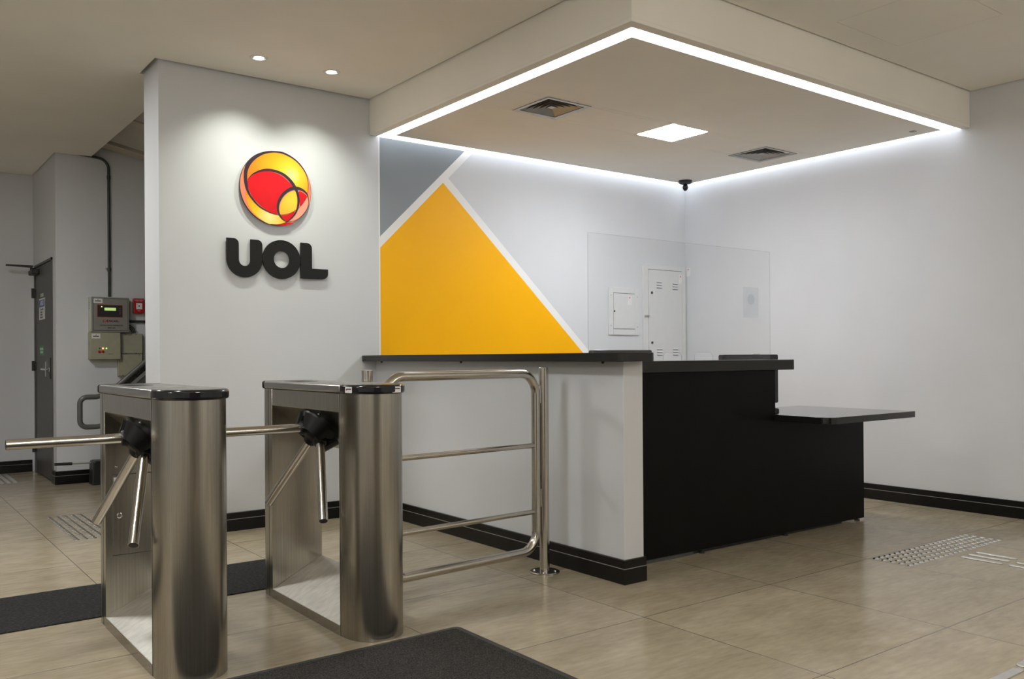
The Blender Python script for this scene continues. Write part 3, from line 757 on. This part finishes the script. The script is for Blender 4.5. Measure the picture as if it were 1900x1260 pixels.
box(0.513, 0.668, -0.0035, -0.0022, 0.268, 0.463).build('reflection_patch', 'reflection_film', sh, smooth=False)  # pale translucent patch standing in for a reflection in the pane
MB().lathe([(-0.0040, 0.035), (-0.0045, 0.0)], 24, (0, 1, 0), (0.59, 0, 0.385)).build('reflection_disc', 'reflection_film', sh, smooth=False)

# cabinets on the wall behind the reception
def cabinet(x0, x1, z0, z1, fx, label, door, louvres, name):
    t = thing(name, label, 'cabinet', ((x0 + x1) / 2, -0.0, z0))
    cx = (x0 + x1) / 2
    f = MB(); a, b = x0 - cx, x1 - cx; h = z1 - z0
    (dx0, dx1, dz0, dz1) = (door[0] - cx, door[1] - cx, door[2] - z0, door[3] - z0)
    f.box(a, dx0, -0.014, 0, 0, h).box(dx1, b, -0.014, 0, 0, h).box(dx0, dx1, -0.014, 0, dz1, h).box(dx0, dx1, -0.014, 0, 0, dz0)
    f.build('frame', 'cabinet', t, smooth=False, bevel=0.002, seg=1)
    box(dx0, dx1, -0.004, -0.0015, dz0, dz1).build('recess', 'slot', t, smooth=False)
    dr = box(dx0 + 0.004, dx1 - 0.003, -0.017, -0.004, dz0 + 0.004, dz1 - 0.004).build('door', 'cabinet', t, smooth=False, bevel=0.0015, seg=1)
    for (lx, lz) in louvres:
        for k in range(3):
            z = lz - z0 - k * 0.026
            lv = MB().add([(lx - cx - 0.037, -0.0172, z), (lx - cx + 0.037, -0.0172, z), (lx - cx + 0.034, -0.025, z - 0.009), (lx - cx - 0.034, -0.025, z - 0.009), (lx - cx - 0.034, -0.0172, z - 0.010), (lx - cx + 0.034, -0.0172, z - 0.010)],
                          [(0, 3, 2, 1), (3, 4, 5, 2), (0, 4, 3), (1, 2, 5)])
            lv.mi = 1; lv.box(lx - cx - 0.035, lx - cx + 0.035, -0.0176, -0.0170, z - 0.0145, z - 0.0095)
            lv.build('louvre', ['cabinet', 'greytube'], dr, smooth=False)
    return t, dr, cx
t, dr, cx = cabinet(-0.600, -0.014, 0.55, 2.008, 0, 'tall white enamel cabinet with louvred door on the wall in the corner', (-0.530, -0.068, 0.62, 1.968),
                    [(-0.385, 1.858), (-0.165, 1.852), (-0.385, 1.222), (-0.165, 1.222)], 'electrical_cabinet')
MB().prism(rrect(-0.275, -0.215, 0.970, 0.984, 0.004), -0.026, -0.0145, 'y').build('latch', 'alu', t, bevel=0.001, seg=1)
for z in (1.748, 1.276): MB().lathe([(0, 0.012), (0.005, 0.012)], 14, (0, -1, 0), (-0.487 - cx, -0.0172, z - 0.55)).build('key_lock', 'slot', dr)
t, dr, cx = cabinet(-1.036, -0.652, 1.345, 1.776, 0, 'small square white cabinet on the wall left of the tall one', (-0.982, -0.705, 1.398, 1.728), [], 'wall_cabinet')
MB().lathe([(0, 0.009), (0.004, 0.009)], 12, (0, -1, 0), (-0.972 - cx, -0.0172, 1.56 - 1.345)).build('key_lock', 'slot', dr)
for x, z in ((-1.01, 1.705), (-1.01, 1.43), (-0.675, 1.70), (-0.675, 1.42)):
    MB().lathe([(0, 0.005), (0.003, 0.004)], 8, (0, -1, 0), (x - cx, -0.0142, z - 1.345)).build('screw', 'alu', t)
def sticker(x, z, w, h, y, label, axis='y'):
    t = thing('sticker', label, 'sticker', (x, y, z), 'small white stickers by the cabinets')
    if axis == 'y':
        box(-w / 2, w / 2, -0.0006, 0, -h / 2, h / 2).build('paper', 'label', t, smooth=False)
        box(-0.005, 0.005, -0.0010, -0.0006, h / 2 - 0.026, h / 2 - 0.012).build('mark', 'red', t, smooth=False)
    else:
        box(-0.0006, 0, -w / 2, w / 2, -h / 2, h / 2).build('paper', 'label', t, smooth=False)
        box(-0.0010, -0.0006, -0.005, 0.005, h / 2 - 0.026, h / 2 - 0.012).build('mark', 'red', t, smooth=False)
sticker(-0.778, 1.665, 0.052, 0.085, -0.0175, 'small white sticker with red mark on the small square cabinet')
sticker(-0.093, 1.893, 0.045, 0.085, -0.0175, 'small white sticker with red mark on the tall cabinet door')
sticker(0, 1.965, 0.05, 0.085, -0.0, 'small white sticker with red mark on the right wall beside the corner', 'x').__class__
for o in COL.objects:
    if o.get('label', '').startswith('small white sticker with red mark on the right wall'): o.location.y = -0.035
tag(MB().tube([(-0.006, -0.010, 0.0), (-0.006, -0.010, 1.2), (-0.006, -0.008, 1.66)], 0.0035, 8).build('corner_wire', 'paleside'), 'thin beige wire running down the wall corner beside the tall cabinet', 'wire')

# ================================================================== TURNSTILES
def ell(sy, y0, rx, ry, e=2.25, n=20):
    """half outline of the rounded nose, from +x side to -x side, going towards sy*y"""
    out = []
    for i in range(n + 1):
        a = pi * i / n; c_, s_ = cos(a), sin(a)
        out.append((rx * math.copysign(abs(c_) ** (2 / e), c_), y0 + sy * ry * abs(s_) ** (2 / e)))
    return out
def make_turnstile(label, x, y, panel):
    t = thing('turnstile', label, 'turnstile', (x, y, 0), 'tripod turnstiles')
    W = 0.1275
    MB().prism([(W, -0.41), (W, -0.395), (-W, -0.395), (-W, -0.41)] + ell(-1, -0.41, W, 0.163)[::-1], 0.0, 1.004).build('front_pedestal', 'steel', t, bevel=0.001, seg=1)
    MB().prism([(-W, 0.41), (-W, 0.330), (W, 0.330), (W, 0.41)] + ell(1, 0.41, W, 0.080), 0.0, 1.004).build('rear_pedestal', 'steel', t, bevel=0.001, seg=1)
    MB().prism([(-W + .0005, 0.926), (-W + .0005, 1.003), (W - .0005, 1.003), (W - .0005, 0.716)], -0.394, 0.329, 'y').build('top_beam', 'steel', t, smooth=False, bevel=0.001, seg=1)
    MB().prism([(-W - .001, 0.0), (-W - .001, 0.043), (W - .0005, 0.171), (W - .0005, 0.0)], -0.394, 0.329, 'y').build('base_ramp', 'steel_ramp', t, smooth=False, bevel=0.001, seg=1)
    for yy in (-0.4045, 0.372):      # fine vertical sheet seams on both long sides
        for sx in (-1, 1):
            box(sx * (W + .0003) - .0004, sx * (W + .0003) + .0004, yy - .0007, yy + .0007, 0.002, 1.002).build('sheet_seam', 'slot', t, smooth=False)
    bs = MB().box(-W - .0022, -W - .0008, -0.393, 0.329, 0.0, 0.041)
    for yy in (-0.365, 0.305): bs.lathe([(0, .004), (.001, .003)], 8, (-1, 0, 0), (-W - .0022, yy, 0.025))
    bs.build('base_strip', 'steel', t, smooth=False)
    # lid: steel middle, black rounded ends
    MB().box(-W - .007, W + .007, -0.415, 0.415, 1.005, 1.040).build('lid', 'lid', t, bevel=0.009, seg=3)
    for s in (-1, 1):
        c = ell(s, s * 0.416, W + .009, 0.172 if s < 0 else 0.089)
        MB().prism(c, 1.003, 1.0405).build('end_cap', 'gloss', t, bevel=0.010, seg=3)
    # card reader windows on the lid
    MB().prism([(0.06 * cos(2 * pi * k / 24), -0.17 + 0.10 * sin(2 * pi * k / 24)) for k in range(24)], 1.0401, 1.0412).build('reader_window', 'alu', t, smooth=False)
    MB().prism(rrect(-0.08, 0.02, 0.12, 0.30, 0.01), 1.0401, 1.0410).build('reader_plate', 'dark', t, smooth=False)
    if panel:
        # service panel on the inner face of the rear pedestal
        pn = MB().box(-0.098, W - 0.002, 0.3275, 0.3298, 0.305, 0.650).build('service_panel', 'steel', t, smooth=False, bevel=0.0008, seg=1)
        MB().box(-0.099, W - 0.002, 0.3292, 0.3301, 0.302, 0.653).build('panel_gap', 'slot', t, smooth=False)
        MB().lathe([(0, 0.013), (0.006, 0.012), (0.007, 0.009), (0.005, 0.008), (0.005, 0.0)], 20, (0, -1, 0), (-0.072, 0.3275, 0.475)).build('lock', 'chrome', pn)
        for sx, sz in ((-0.083, 0.685), (-0.01, 0.685), (0.09, 0.685)):
            MB().lathe([(0, 0.006), (0.002, 0.005), (0.003, 0.0)], 12, (0, -1, 0), (sx, 0.330, sz)).build('screw', 'chrome', t)
        box(-0.094, -0.076, 0.3268, 0.3275, 0.618, 0.640).build('paper_tag', 'label', pn, smooth=False)
    # tripod: axis at 45 degrees, three arms on its cone
    h = Vector((-0.0575, -0.055, 0.840)); ax = Vector((-1, 0, -1)).normalized(); A = Vector((-1, 0, 0))
    hub = MB().lathe([(-0.055, 0.096), (-0.010, 0.100), (0.016, 0.092), (0.024, 0.078), (0.048, 0.060), (0.066, 0.042), (0.070, 0.030), (0.070, 0.0)], 36, ax, h)
    hub.lathe([(-0.075, 0.102), (-0.040, 0.102), (-0.034, 0.094)], 36, ax, h)
    hb = hub.build('hub', 'hubblack', t)
    for k, a in enumerate((0, 120, -120)):
        d = Matrix.Rotation(radians(a), 3, ax) @ A
        lobe = MB().lathe([(0.0, 0.034), (0.088, 0.031), (0.094, 0.027), (0.094, 0.0)], 20, d, h)
        # curved wing of the hub between the arms
        e = Matrix.Rotation(radians(a + 60), 3, ax) @ A
        u = (e - ax * e.dot(ax)).normalized(); v = ax.cross(u)
        pts = [h + u * 0.118 * cos(q) + v * 0.105 * sin(q) + ax * 0.004 for q in [radians(z) for z in range(-50, 51, 10)]]
        pt2 = [h + u * 0.096 * cos(q) + v * 0.06 * sin(q) + ax * 0.066 for q in [radians(z) for z in range(-50, 51, 10)]]
        vs = pts + pt2 + [h]; n = len(pts)
        lobe.add(vs, [(i, i + 1, n + i + 1, n + i) for i in range(n - 1)] + [(2 * n, i + 1, i) for i in range(n - 1)] + [(2 * n, n + i, n + i + 1) for i in range(n - 1)] + [(0, n, 2 * n), (n - 1, 2 * n, 2 * n - 1)])
        lobe.build('arm_socket', 'hubblack', hb)
        arm = MB().tube([h + d * 0.075, h + d * 0.488], 0.0195, 28).build('arm', 'tube', t)
        MB().lathe([(0.486, 0.0175), (0.4885, 0.0175), (0.4888, 0.0)], 24, d, h).build('arm_plug', 'slot', arm)
    for yy in (0.045, -0.14):
        MB().lathe([(0, 0.007), (0.003, 0.006), (0.004, 0)], 12, (-0.65, 0, -0.76), (-0.100, yy, 0.903)).build('screw', 'chrome', t)
    return t
T2 = make_turnstile('steel tripod turnstile beside the swing gate, two small white stickers on its black end', -4.7625, -2.075, False)
T1 = make_turnstile('steel tripod turnstile at far left, nearest the camera, no stickers on its black end', -5.5065, -2.075, True)
# stickers on the second turnstile's black end cap
for (sx, sy, ang) in ((-0.128, -0.487, -77), (0.040, -0.583, 6)):
    m = MB().prism(rrect(-0.021, 0.021, -0.0125, 0.0125, 0.003), -0.0006, 0.0006, 'y')
    lb = m.build('sticker', 'label', T2, smooth=False); lb.location = (sx, sy, 1.020); lb.rotation_euler = (0, 0, radians(ang))
    lb['label'] = 'small white sticker'
    MB().lathe([(0, 0.0042), (0.0004, 0.0042), (0.0004, 0)], 12, (0, -1, 0), (-0.012, -0.0006, 0.001)).build('mark', 'red', lb, smooth=False)
    box(-0.008, 0.016, -0.0010, -0.0006, 0.001, 0.0055).build('print', 'text', lb, smooth=False)

# ================================================================== GATE AND POSTS
def make_post(x, y, label, fr=0.080):
    t = thing('gate_post', label, 'post', (x, y, 0), 'short steel posts of the swing gate')
    MB().tube([(0, 0, 0.008), (0, 0, 1.090)], 0.0265, 28).build('tube', 'tube', t)
    MB().lathe([(1.0895, 0.0262), (1.0915, 0.0255), (1.093, 0.018), (1.0935, 0)], 28).build('end_cap', 'chrome', t)
    MB().lathe([(0.0, fr), (0.006, fr), (0.009, fr - 0.004), (0.009, 0.028)], 40).build('flange', 'tube', t)
    for k in range(4):
        a = radians(45 + 90 * k)
        MB().lathe([(0.009, 0.0075), (0.013, 0.0065), (0.014, 0.0)], 10, (0, 0, 1), (fr * 0.7 * cos(a), fr * 0.7 * sin(a), 0)).build('bolt', 'chrome', t)
    return t
make_post(-3.553, -2.17, 'steel post on a round floor flange at the hinge side of the swing gate')
make_post(-4.568, -2.108, 'steel post behind the second turnstile, only its top showing', 0.055)
gate = thing('swing_gate', 'polished steel tubular swing gate with two thin rails, between turnstile and half wall', 'gate', (-3.588, -2.168, 0))
gate.rotation_euler = (0, 0, radians(4.2))
r = 0.0235; W_, zb2, ztp, rc = 0.965, 0.124, 1.062, 0.105
path = []
def corner(cx, cz, a0, a1): return [(p[0], 0, p[1]) for p in arc(cx, cz, rc, a0, a1, 8)]
xr, xl = -0.020, -W_
path = corner(xr - rc, ztp - rc, 0, 90) + corner(xl + rc, ztp - rc, 90, 180) + corner(xl + rc, zb2 + rc, 180, 270) + corner(xr - rc, zb2 + rc, 270, 360)
path = path + [path[0]]
loop = MB().tube(path, r, 20, caps=False)
loop.build('frame', 'tube', gate)
for z in (0.681, 0.331):
    MB().tube([(xl, 0, z), (xr, 0, z)], 0.0135, 16).build('rail', 'tube', gate)
for z in (0.905, 0.355):
    hg = MB().lathe([(0, 0.008), (0.095, 0.008)], 12, origin=(0.003, -0.008, z)).box(-0.004, 0.012, -0.004, 0.002, z + 0.006, z + 0.09)
    hh = hg.build('hinge', 'tube', gate)

# ================================================================== FLOOR THINGS
t = thing('entrance_mat', 'black looped entrance mat with flat rubber border in the foreground', 'mat', (-5.4, -3.3, 0))
ox, oy = 5.4, 3.3
MB().prism(rrect(-7.40 + ox, -4.440 + ox, -5.60 + oy, -2.672 + oy, 0.03), 0.0, 0.004).build('rubber_border', 'rubber', t, bevel=0.002, seg=1)
MB().prism(rrect(-7.365 + ox, -4.474 + ox, -5.565 + oy, -2.706 + oy, 0.02), 0.004, 0.010).build('pile', 'mat', t, bevel=0.003, seg=2)
tag(box(-7.4, -4.50, -1.575, -0.955, 0.0, 0.006).build('carpet_runner', 'carpet', bevel=0.002, seg=1),
    'long flat black carpet runner crossing the floor behind both turnstiles', 'mat')

def stud_mesh():
    return MB().lathe([(0, 0.0168), (0.0010, 0.0166), (0.0034, 0.0135), (0.0050, 0.0085), (0.0055, 0.0)], 14)
s0 = stud_mesh().build('tactile_stud', 'bright'); first = True
def place(src, loc, rz, label, cat, group):
    global first
    if src.get('label') is None: o = src
    else: o = src.copy(); COL.objects.link(o)
    o.location = loc; o.rotation_euler = (0, 0, rz)
    tag(o, label, cat, group); return o
for i in range(20):
    for j in range(5):
        place(s0, (-1.900 + i * 0.0548, -3.092 - j * 0.0505, 0), 0, 'small round steel warning stud in the floor patch right of the black desk', 'floor stud', 'steel studs in the patch right of the desk')
for i in range(20):
    for j in range(5):
        place(s0, (-5.360 + j * 0.0505, 0.335 + i * 0.0525, 0), 0, 'small round steel warning stud in the floor patch left of the first turnstile', 'floor stud', 'steel studs in the patch by the left turnstile')
def bar_mesh(L, w_=0.030, h=0.005):
    return MB().prism([(w_ / 2 * cos(a), L / 2 - w_ / 2 + w_ / 2 * sin(a)) for a in [pi * k / 8 for k in range(9)]] +
                      [(w_ / 2 * cos(a), -L / 2 + w_ / 2 + w_ / 2 * sin(a)) for a in [pi + pi * k / 8 for k in range(9)]], 0, h)
b0 = bar_mesh(0.225).build('guide_bar', 'satin', bevel=0.0022, seg=2)
names3 = ['leftmost', 'middle', 'rightmost']
for j in range(3):
    place(b0, (-1.487 + j * 0.089, -3.478, 0), 0, 'short raised steel guide bar right of the desk, %s of the three beside the studs' % names3[j], 'guide bar', 'steel guide bars right of the desk')
for j in range(3):
    place(b0, (-1.487 + j * 0.089, -3.735, 0), 0, 'short raised steel guide bar at the right picture edge, %s of the second set' % names3[j], 'guide bar', 'steel guide bars right of the desk')
b1 = bar_mesh(0.40, 0.036).build('guide_bar', 'satin', bevel=0.0022, seg=2)
place(b1, (-3.305, -4.362, 0), pi / 2, 'steel guide bar cut by the bottom edge at bottom right', 'guide bar', 'steel guide bars at bottom right')
place(b1, (-2.880, -4.350, 0), pi / 2, 'steel guide bar at bottom right cut by the right picture edge', 'guide bar', 'steel guide bars at bottom right')
b2 = bar_mesh(0.80, 0.034).build('guide_bar', 'satin', bevel=0.0022, seg=2)
for j, l in enumerate(('right', 'middle', 'left')):
    place(b2, (-5.280 - 0.055 * j, 3.92, 0), 0, 'long steel guide bar on the floor by the grey door, %s of the three' % l, 'guide bar', 'steel guide bars by the grey door')

# ================================================================== HALLWAY WALL (y = 3.158)
Y = 3.158
def sgn(name, mat, x0, x1, z0, z1, y, parent, ox, oz, d=0.001):
    return box(x0 - ox, x1 - ox, y - d, y, z0 - oz, z1 - oz).build(name, mat, parent, smooth=False)
ox, oz = -4.56, 1.41
al = thing('fire_alarm_panel', 'grey fire alarm control box with green display on the hallway wall', 'control panel', (ox, 0, oz))
def B(x0, x1, y0, y1, z0, z1): return box(x0 - ox, x1 - ox, y0, y1, z0 - oz, z1 - oz)
B(-4.729, -4.391, 3.052, Y, 1.408, 1.737).build('housing', 'paleside', al, smooth=False, bevel=0.003, seg=1)
B(-4.722, -4.392, 3.049, 3.0525, 1.410, 1.735).build('front_frame', 'greybox', al, smooth=False)
B(-4.710, -4.400, 3.0478, 3.0492, 1.420, 1.724).build('gasket', 'slot', al, smooth=False)
dr = B(-4.706, -4.404, 3.045, 3.0480, 1.424, 1.720).build('door', 'greyface', al, smooth=False)
B(-4.673, -4.450, 3.0440, 3.0450, 1.546, 1.664).build('display_border', 'red', al, smooth=False)
B(-4.668, -4.455, 3.0432, 3.0440, 1.551, 1.659).build('display_panel', 'slot', al, smooth=False)
B(-4.610, -4.510, 3.0426, 3.0432, 1.610, 1.636).build('green_display', 'screen', al, smooth=False)
MB().lathe([(0, 0.005), (0.002, 0.0)], 10, (0, -1, 0), (-4.634 - ox, 3.0432, 1.644 - oz)).build('indicator', 'led_y', al)
for k in range(4):
    MB().prism(rrect(-4.480 - ox, -4.468 - ox, 1.575 + k * 0.017 - oz, 1.585 + k * 0.017 - oz, 0.003), 3.0426, 3.0432, 'y').build('button', 'greytube', al, smooth=False)
text('ASCAEL', 0.026, 'text', 'lettering', al, (-4.532 - ox, 3.0446, 1.511 - oz), bold=0.0006)
text('CENTRAL DIGITAL ENDEREÇÁVEL', 0.0135, 'text', 'lettering', al, (-4.550 - ox, 3.0446, 1.470 - oz), bold=0.0004)
text('SÉRIE 2000', 0.0145, 'text', 'lettering', al, (-4.549 - ox, 3.0446, 1.446 - oz), bold=0.0004)
MB().prism([(-4.612 - ox, 1.502 - oz), (-4.600 - ox, 1.502 - oz), (-4.592 - ox, 1.512 - oz), (-4.586 - ox, 1.496 - oz), (-4.581 - ox, 1.503 - oz), (-4.580 - ox, 1.527 - oz), (-4.590 - ox, 1.520 - oz), (-4.600 - ox, 1.512 - oz)], 3.0440, 3.0450, 'y').build('maker_mark', 'red', al, smooth=False)
for z in (1.500, 1.512): B(-4.625, -4.615, 3.0440, 3.0450, z, z + 0.008).build('maker_mark', 'red', al, smooth=False)
for k in range(5): B(-4.7298, -4.7288, 3.095, 3.125, 1.625 + k * 0.014, 1.630 + k * 0.014).build('side_slot', 'slot', al, smooth=False)
def stk(parent, x, z, w, h, y):
    l = box(x, x + w, y - 0.0008, y, z, z + h).build('sticker', 'label', parent, smooth=False)
    MB().prism([(x + w * .44, z + h * .62), (x + w * .56, z + h * .62), (x + w * .5, z + h * .92)], y - 0.0013, y - 0.0008, 'y').build('mark', 'red', l, smooth=False)
    box(x + w * .16, x + w * .84, y - 0.0013, y - 0.0008, z + h * .36, z + h * .54).build('print', 'text', l, smooth=False)
stk(al, -4.705 - ox, 1.678 - oz, 0.078, 0.042, 3.045)

ox, oz = -4.60, 1.15
pb = thing('power_supply_box', 'beige box with two red buttons and lit lamps below the alarm control box', 'control box', (ox, 0, oz))
B(-4.732, -4.469, 3.053, Y, 1.151, 1.403).build('housing', 'beige', pb, smooth=False, bevel=0.003, seg=1)
B(-4.725, -4.470, 3.048, 3.053, 1.153, 1.401).build('front_cover', 'beige', pb, smooth=False, bevel=0.0015, seg=1)
for x, m in ((-4.652, 'slot'), (-4.624, 'led_o'), (-4.594, 'led_g')):
    MB().lathe([(0, 0.0075), (0.004, 0.006), (0.006, 0)], 14, (0, -1, 0), (x - ox, 3.048, 1.254 - oz)).build('indicator', m, pb)
for x in (-4.656, -4.626):
    MB().lathe([(0, 0.012), (0.006, 0.012), (0.006, 0.009), (0.012, 0.008), (0.013, 0)], 18, (0, -1, 0), (x - ox, 3.048, 1.224 - oz)).build('button', 'red', pb)
text('BATERIA', 0.010, 'text', 'lettering', pb, (-4.558 - ox, 3.0476, 1.201 - oz))
stk(pb, -4.722 - ox, 1.347 - oz, 0.076, 0.045, 3.048)
for k in range(8): B(-4.7328, -4.7318, 3.09, 3.12, 1.235 + k * 0.011, 1.238 + k * 0.011).build('side_slot', 'slot', pb, smooth=False)

def jbox(label, x0, x1, z0, z1, y0, scr, cut=None):
    ox, oz = (x0 + x1) / 2, z0
    t = thing('junction_box', label, 'junction box', (ox, 0, oz), 'blank beige boxes by the alarm control box')
    box(x0 - ox, x1 - ox, y0, Y, 0, z1 - z0).build('housing', 'beige', t, smooth=False, bevel=0.002, seg=1)
    box(x0 - ox + .003, x1 - ox - .003, y0 - 0.003, y0, 0.003, z1 - z0 - 0.003).build('cover', 'beige', t, smooth=False, bevel=0.001, seg=1)
    for (sx, sz) in scr: MB().lathe([(0, 0.0045), (0.002, 0)], 8, (0, -1, 0), (sx - ox, y0 - 0.003, sz - oz)).build('screw', 'slot', t)
jbox('upper blank beige box right of the box with red buttons', -4.466, -4.257, 1.203, 1.396, 3.102, ((-4.41, 1.39), (-4.32, 1.39), (-4.41, 1.208), (-4.32, 1.209)))
jbox('lower blank beige box, partly behind the sloping handrail', -4.478, -4.261, 0.992, 1.199, 3.096, ((-4.29, 1.19), (-4.44, 1.0)))
ox, oz = -4.288, 1.592
fc = thing('fire_call_point', 'small red fire alarm call point with white square front on the hallway wall', 'fire alarm', (ox, 0, oz))
B(-4.336, -4.241, 3.105, Y, 1.592, 1.737).build('housing', 'red', fc, smooth=False, bevel=0.004)
B(-4.314, -4.259, 3.1035, 3.105, 1.633, 1.692).build('glass_plate', 'label', fc, smooth=False)
MB().lathe([(0, 0.007), (0.002, 0)], 12, (0, -1, 0), (-4.287 - ox, 3.1035, 1.664 - oz)).build('dot', 'text', fc)
text('ALARME DE INCÊNDIO', 0.0085, 'textw', 'lettering', fc, (-4.288 - ox, 3.1045, 1.722 - oz))
text('QUEBRE O VIDRO', 0.0075, 'textw', 'lettering', fc, (-4.288 - ox, 3.1045, 1.712 - oz))
text('FOGO', 0.009, 'textw', 'lettering', fc, (-4.288 - ox, 3.1045, 1.617 - oz))

cd = MB()
pth = [(-4.548, 3.135, 1.745), (-4.548, 3.135, 2.955)] + [(-4.648 + 0.10 * cos(radians(a)), 3.135, 2.955 + 0.10 * sin(radians(a))) for a in range(10, 91, 10)] + [(-4.90, 3.135, 3.055 + 0.02)]
cd.tube(pth, 0.0125, 16)
tag(cd.build('conduit', 'conduit'), 'dark conduit rising up the hallway wall from the alarm box and bending left', 'pipe')
cdo = [o for o in COL.objects if o.name == 'conduit'][0]
for z in (1.985, 2.86):
    MB().lathe([(0, 0.0165), (0.035, 0.0165)], 16, origin=(-4.548, 3.135, z)).build('coupling', 'conduit', cdo)
cl2 = MB().box(-4.575, -4.521, 3.150, 3.156, 2.0, 2.02).build('clip', 'alu', cdo, smooth=False)
tag(MB().tube([(-4.391, 3.135, 1.516), (-3.7, 3.135, 1.520)], 0.0115, 14).build('conduit', 'conduit'), 'short horizontal dark conduit right of the alarm control box', 'pipe')
cb = MB()
for k in range(3):
    r0 = 0.045 + 0.012 * k
    cb.tube([(-4.392 + r0 * cos(radians(a)), 3.12 - 0.008 * k, 1.398 + r0 * 1.15 * sin(radians(a))) for a in range(85, -1, -8)], 0.005, 8)
tag(cb.build('cable_bundle', 'dark'), 'black cables looping from the alarm control box into the upper beige box', 'cable')

# door signs
def dsign(name, label, y0, y1, z0, z1, mat):
    t = thing(name, label, 'sign', (-5.002, (y0 + y1) / 2, z0))
    box(-0.001, 0, -(y1 - y0) / 2, (y1 - y0) / 2, 0, z1 - z0).build('board', mat, t, smooth=False)
    return t
rz = (pi / 2, 0, -pi / 2)
s = dsign('notice_sign', 'white and blue notice sign reading AVISO on the grey door', 3.72, 4.045, 1.548, 1.758, 'label')
box(-0.0016, -0.001, -0.145, 0.145, 0.125, 0.195).build('header', 'blue', s, smooth=False)
text('AVISO', 0.070, 'textw', 'lettering', s, (-0.0018, 0, 0.160), rz, bold=0.001)
for k, (tx, zz_) in enumerate((('ÁREA RESTRITA', 0.100), ('ENTRADA', 0.073), ('PERMITIDA', 0.048), ('AUTORIZADOS', 0.022))):
    text(tx, 0.024, 'text', 'lettering', s, (-0.0012, 0.03 if k else 0.0, zz_), rz)
s = dsign('door_sign', 'small green sign with pale lines on the grey door, below the blue notice', 3.79, 4.03, 1.195, 1.293, 'green')
text('MANTENHA', 0.033, 'textw', 'lettering', s, (-0.0012, 0, 0.062), rz); text('FECHADA', 0.033, 'textw', 'lettering', s, (-0.0012, 0, 0.030), rz)
s = dsign('door_label', 'tiny pale green label on the grey door above the blue notice', 3.80, 3.96, 1.772, 1.806, 'palegreen')

# stair handrail and stair behind the logo wall
hr = thing('handrail', 'dark grey tube handrail with rounded looped end, behind the left turnstile', 'handrail', (-4.7, 2.2, 0))
P = []
def hp(x, z): return (x + 4.7, 0, z)
P = [hp(-4.0, 1.545), hp(-4.66, 0.952), hp(-4.74, 0.885), hp(-4.80, 0.850), hp(-4.86, 0.836)]
P += [hp(-4.930 + 0.055 * cos(radians(a)), 0.781 + 0.055 * sin(radians(a))) for a in range(90, 181, 15)]
P += [hp(-4.930 + 0.055 * cos(radians(a)), 0.640 + 0.055 * sin(radians(a))) for a in range(180, 271, 15)]
P += [hp(-4.86, 0.585), hp(-4.80, 0.590), hp(-4.74, 0.615), hp(-4.66, 0.680), hp(-4.0, 1.273)]
MB().tube(P, 0.0215, 16).build('rail', 'greytube', hr)
MB().tube([hp(-4.70, 0.0), hp(-4.70, 0.92)], 0.02, 14).build('upright', 'greytube', hr)
MB().tube([hp(-4.25, 0.40), hp(-4.25, 1.31)], 0.02, 14).build('upright', 'greytube', hr)
st = thing('staircase', 'stair with black speckled stringer and pale metal strip, glimpsed beside the logo wall', 'stairs', (-4.7, 2.35, 0))
def up(x): return 0.945 + 0.88 * (x + 4.613)
def band(a, b): return [hp2(-4.70, a), hp2(-3.3, a), hp2(-3.3, b), hp2(-4.70, b)]
def hp2(x, o): return (x + 4.7, up(x) + o)
MB().prism(band(-0.052, 0.0), -0.04, 0.02, 'y').build('stringer', 'granite', st, smooth=False)
MB().prism(band(-0.092, -0.053), -0.036, 0.016, 'y').build('metal_strip', 'bright', st, smooth=False)
MB().prism([hp2(-4.70, -0.093), hp2(-3.3, -0.093), (1.4, 0.0), (0.0, 0.0)], -0.03, 0.015, 'y').build('side_wall', 'greytube', st, smooth=False)
for k in range(8):
    x = -4.66 + k * 0.19
    MB().box(x + 4.7, x + 4.7 + 0.19, 0.02, 0.49, 0.0 if k == 0 else 0.167 * k - 0.02, 0.167 * (k + 1)).build('step', 'granite', st, smooth=False)

# long handled dustpan lying against the wall
t = thing('dustpan', 'black long handled dustpan with black foam grip resting by the hallway wall', 'dustpan', (-4.80, 2.98, 0))
MB().tube([(-0.25, 0, 0.208), (-0.105, 0, 0.203)], 0.0135, 14).build('grip', 'dark', t)
MB().tube([(-0.105, 0, 0.203), (0.12, 0, 0.197)], 0.0075, 12).build('handle', 'alu', t)
MB().prism([(0.045, 0.0), (0.055, 0.21), (0.075, 0.222), (0.30, 0.215), (0.32, 0.0)], -0.09, 0.07, 'y').build('pan', 'dark', t, smooth=False, bevel=0.01)
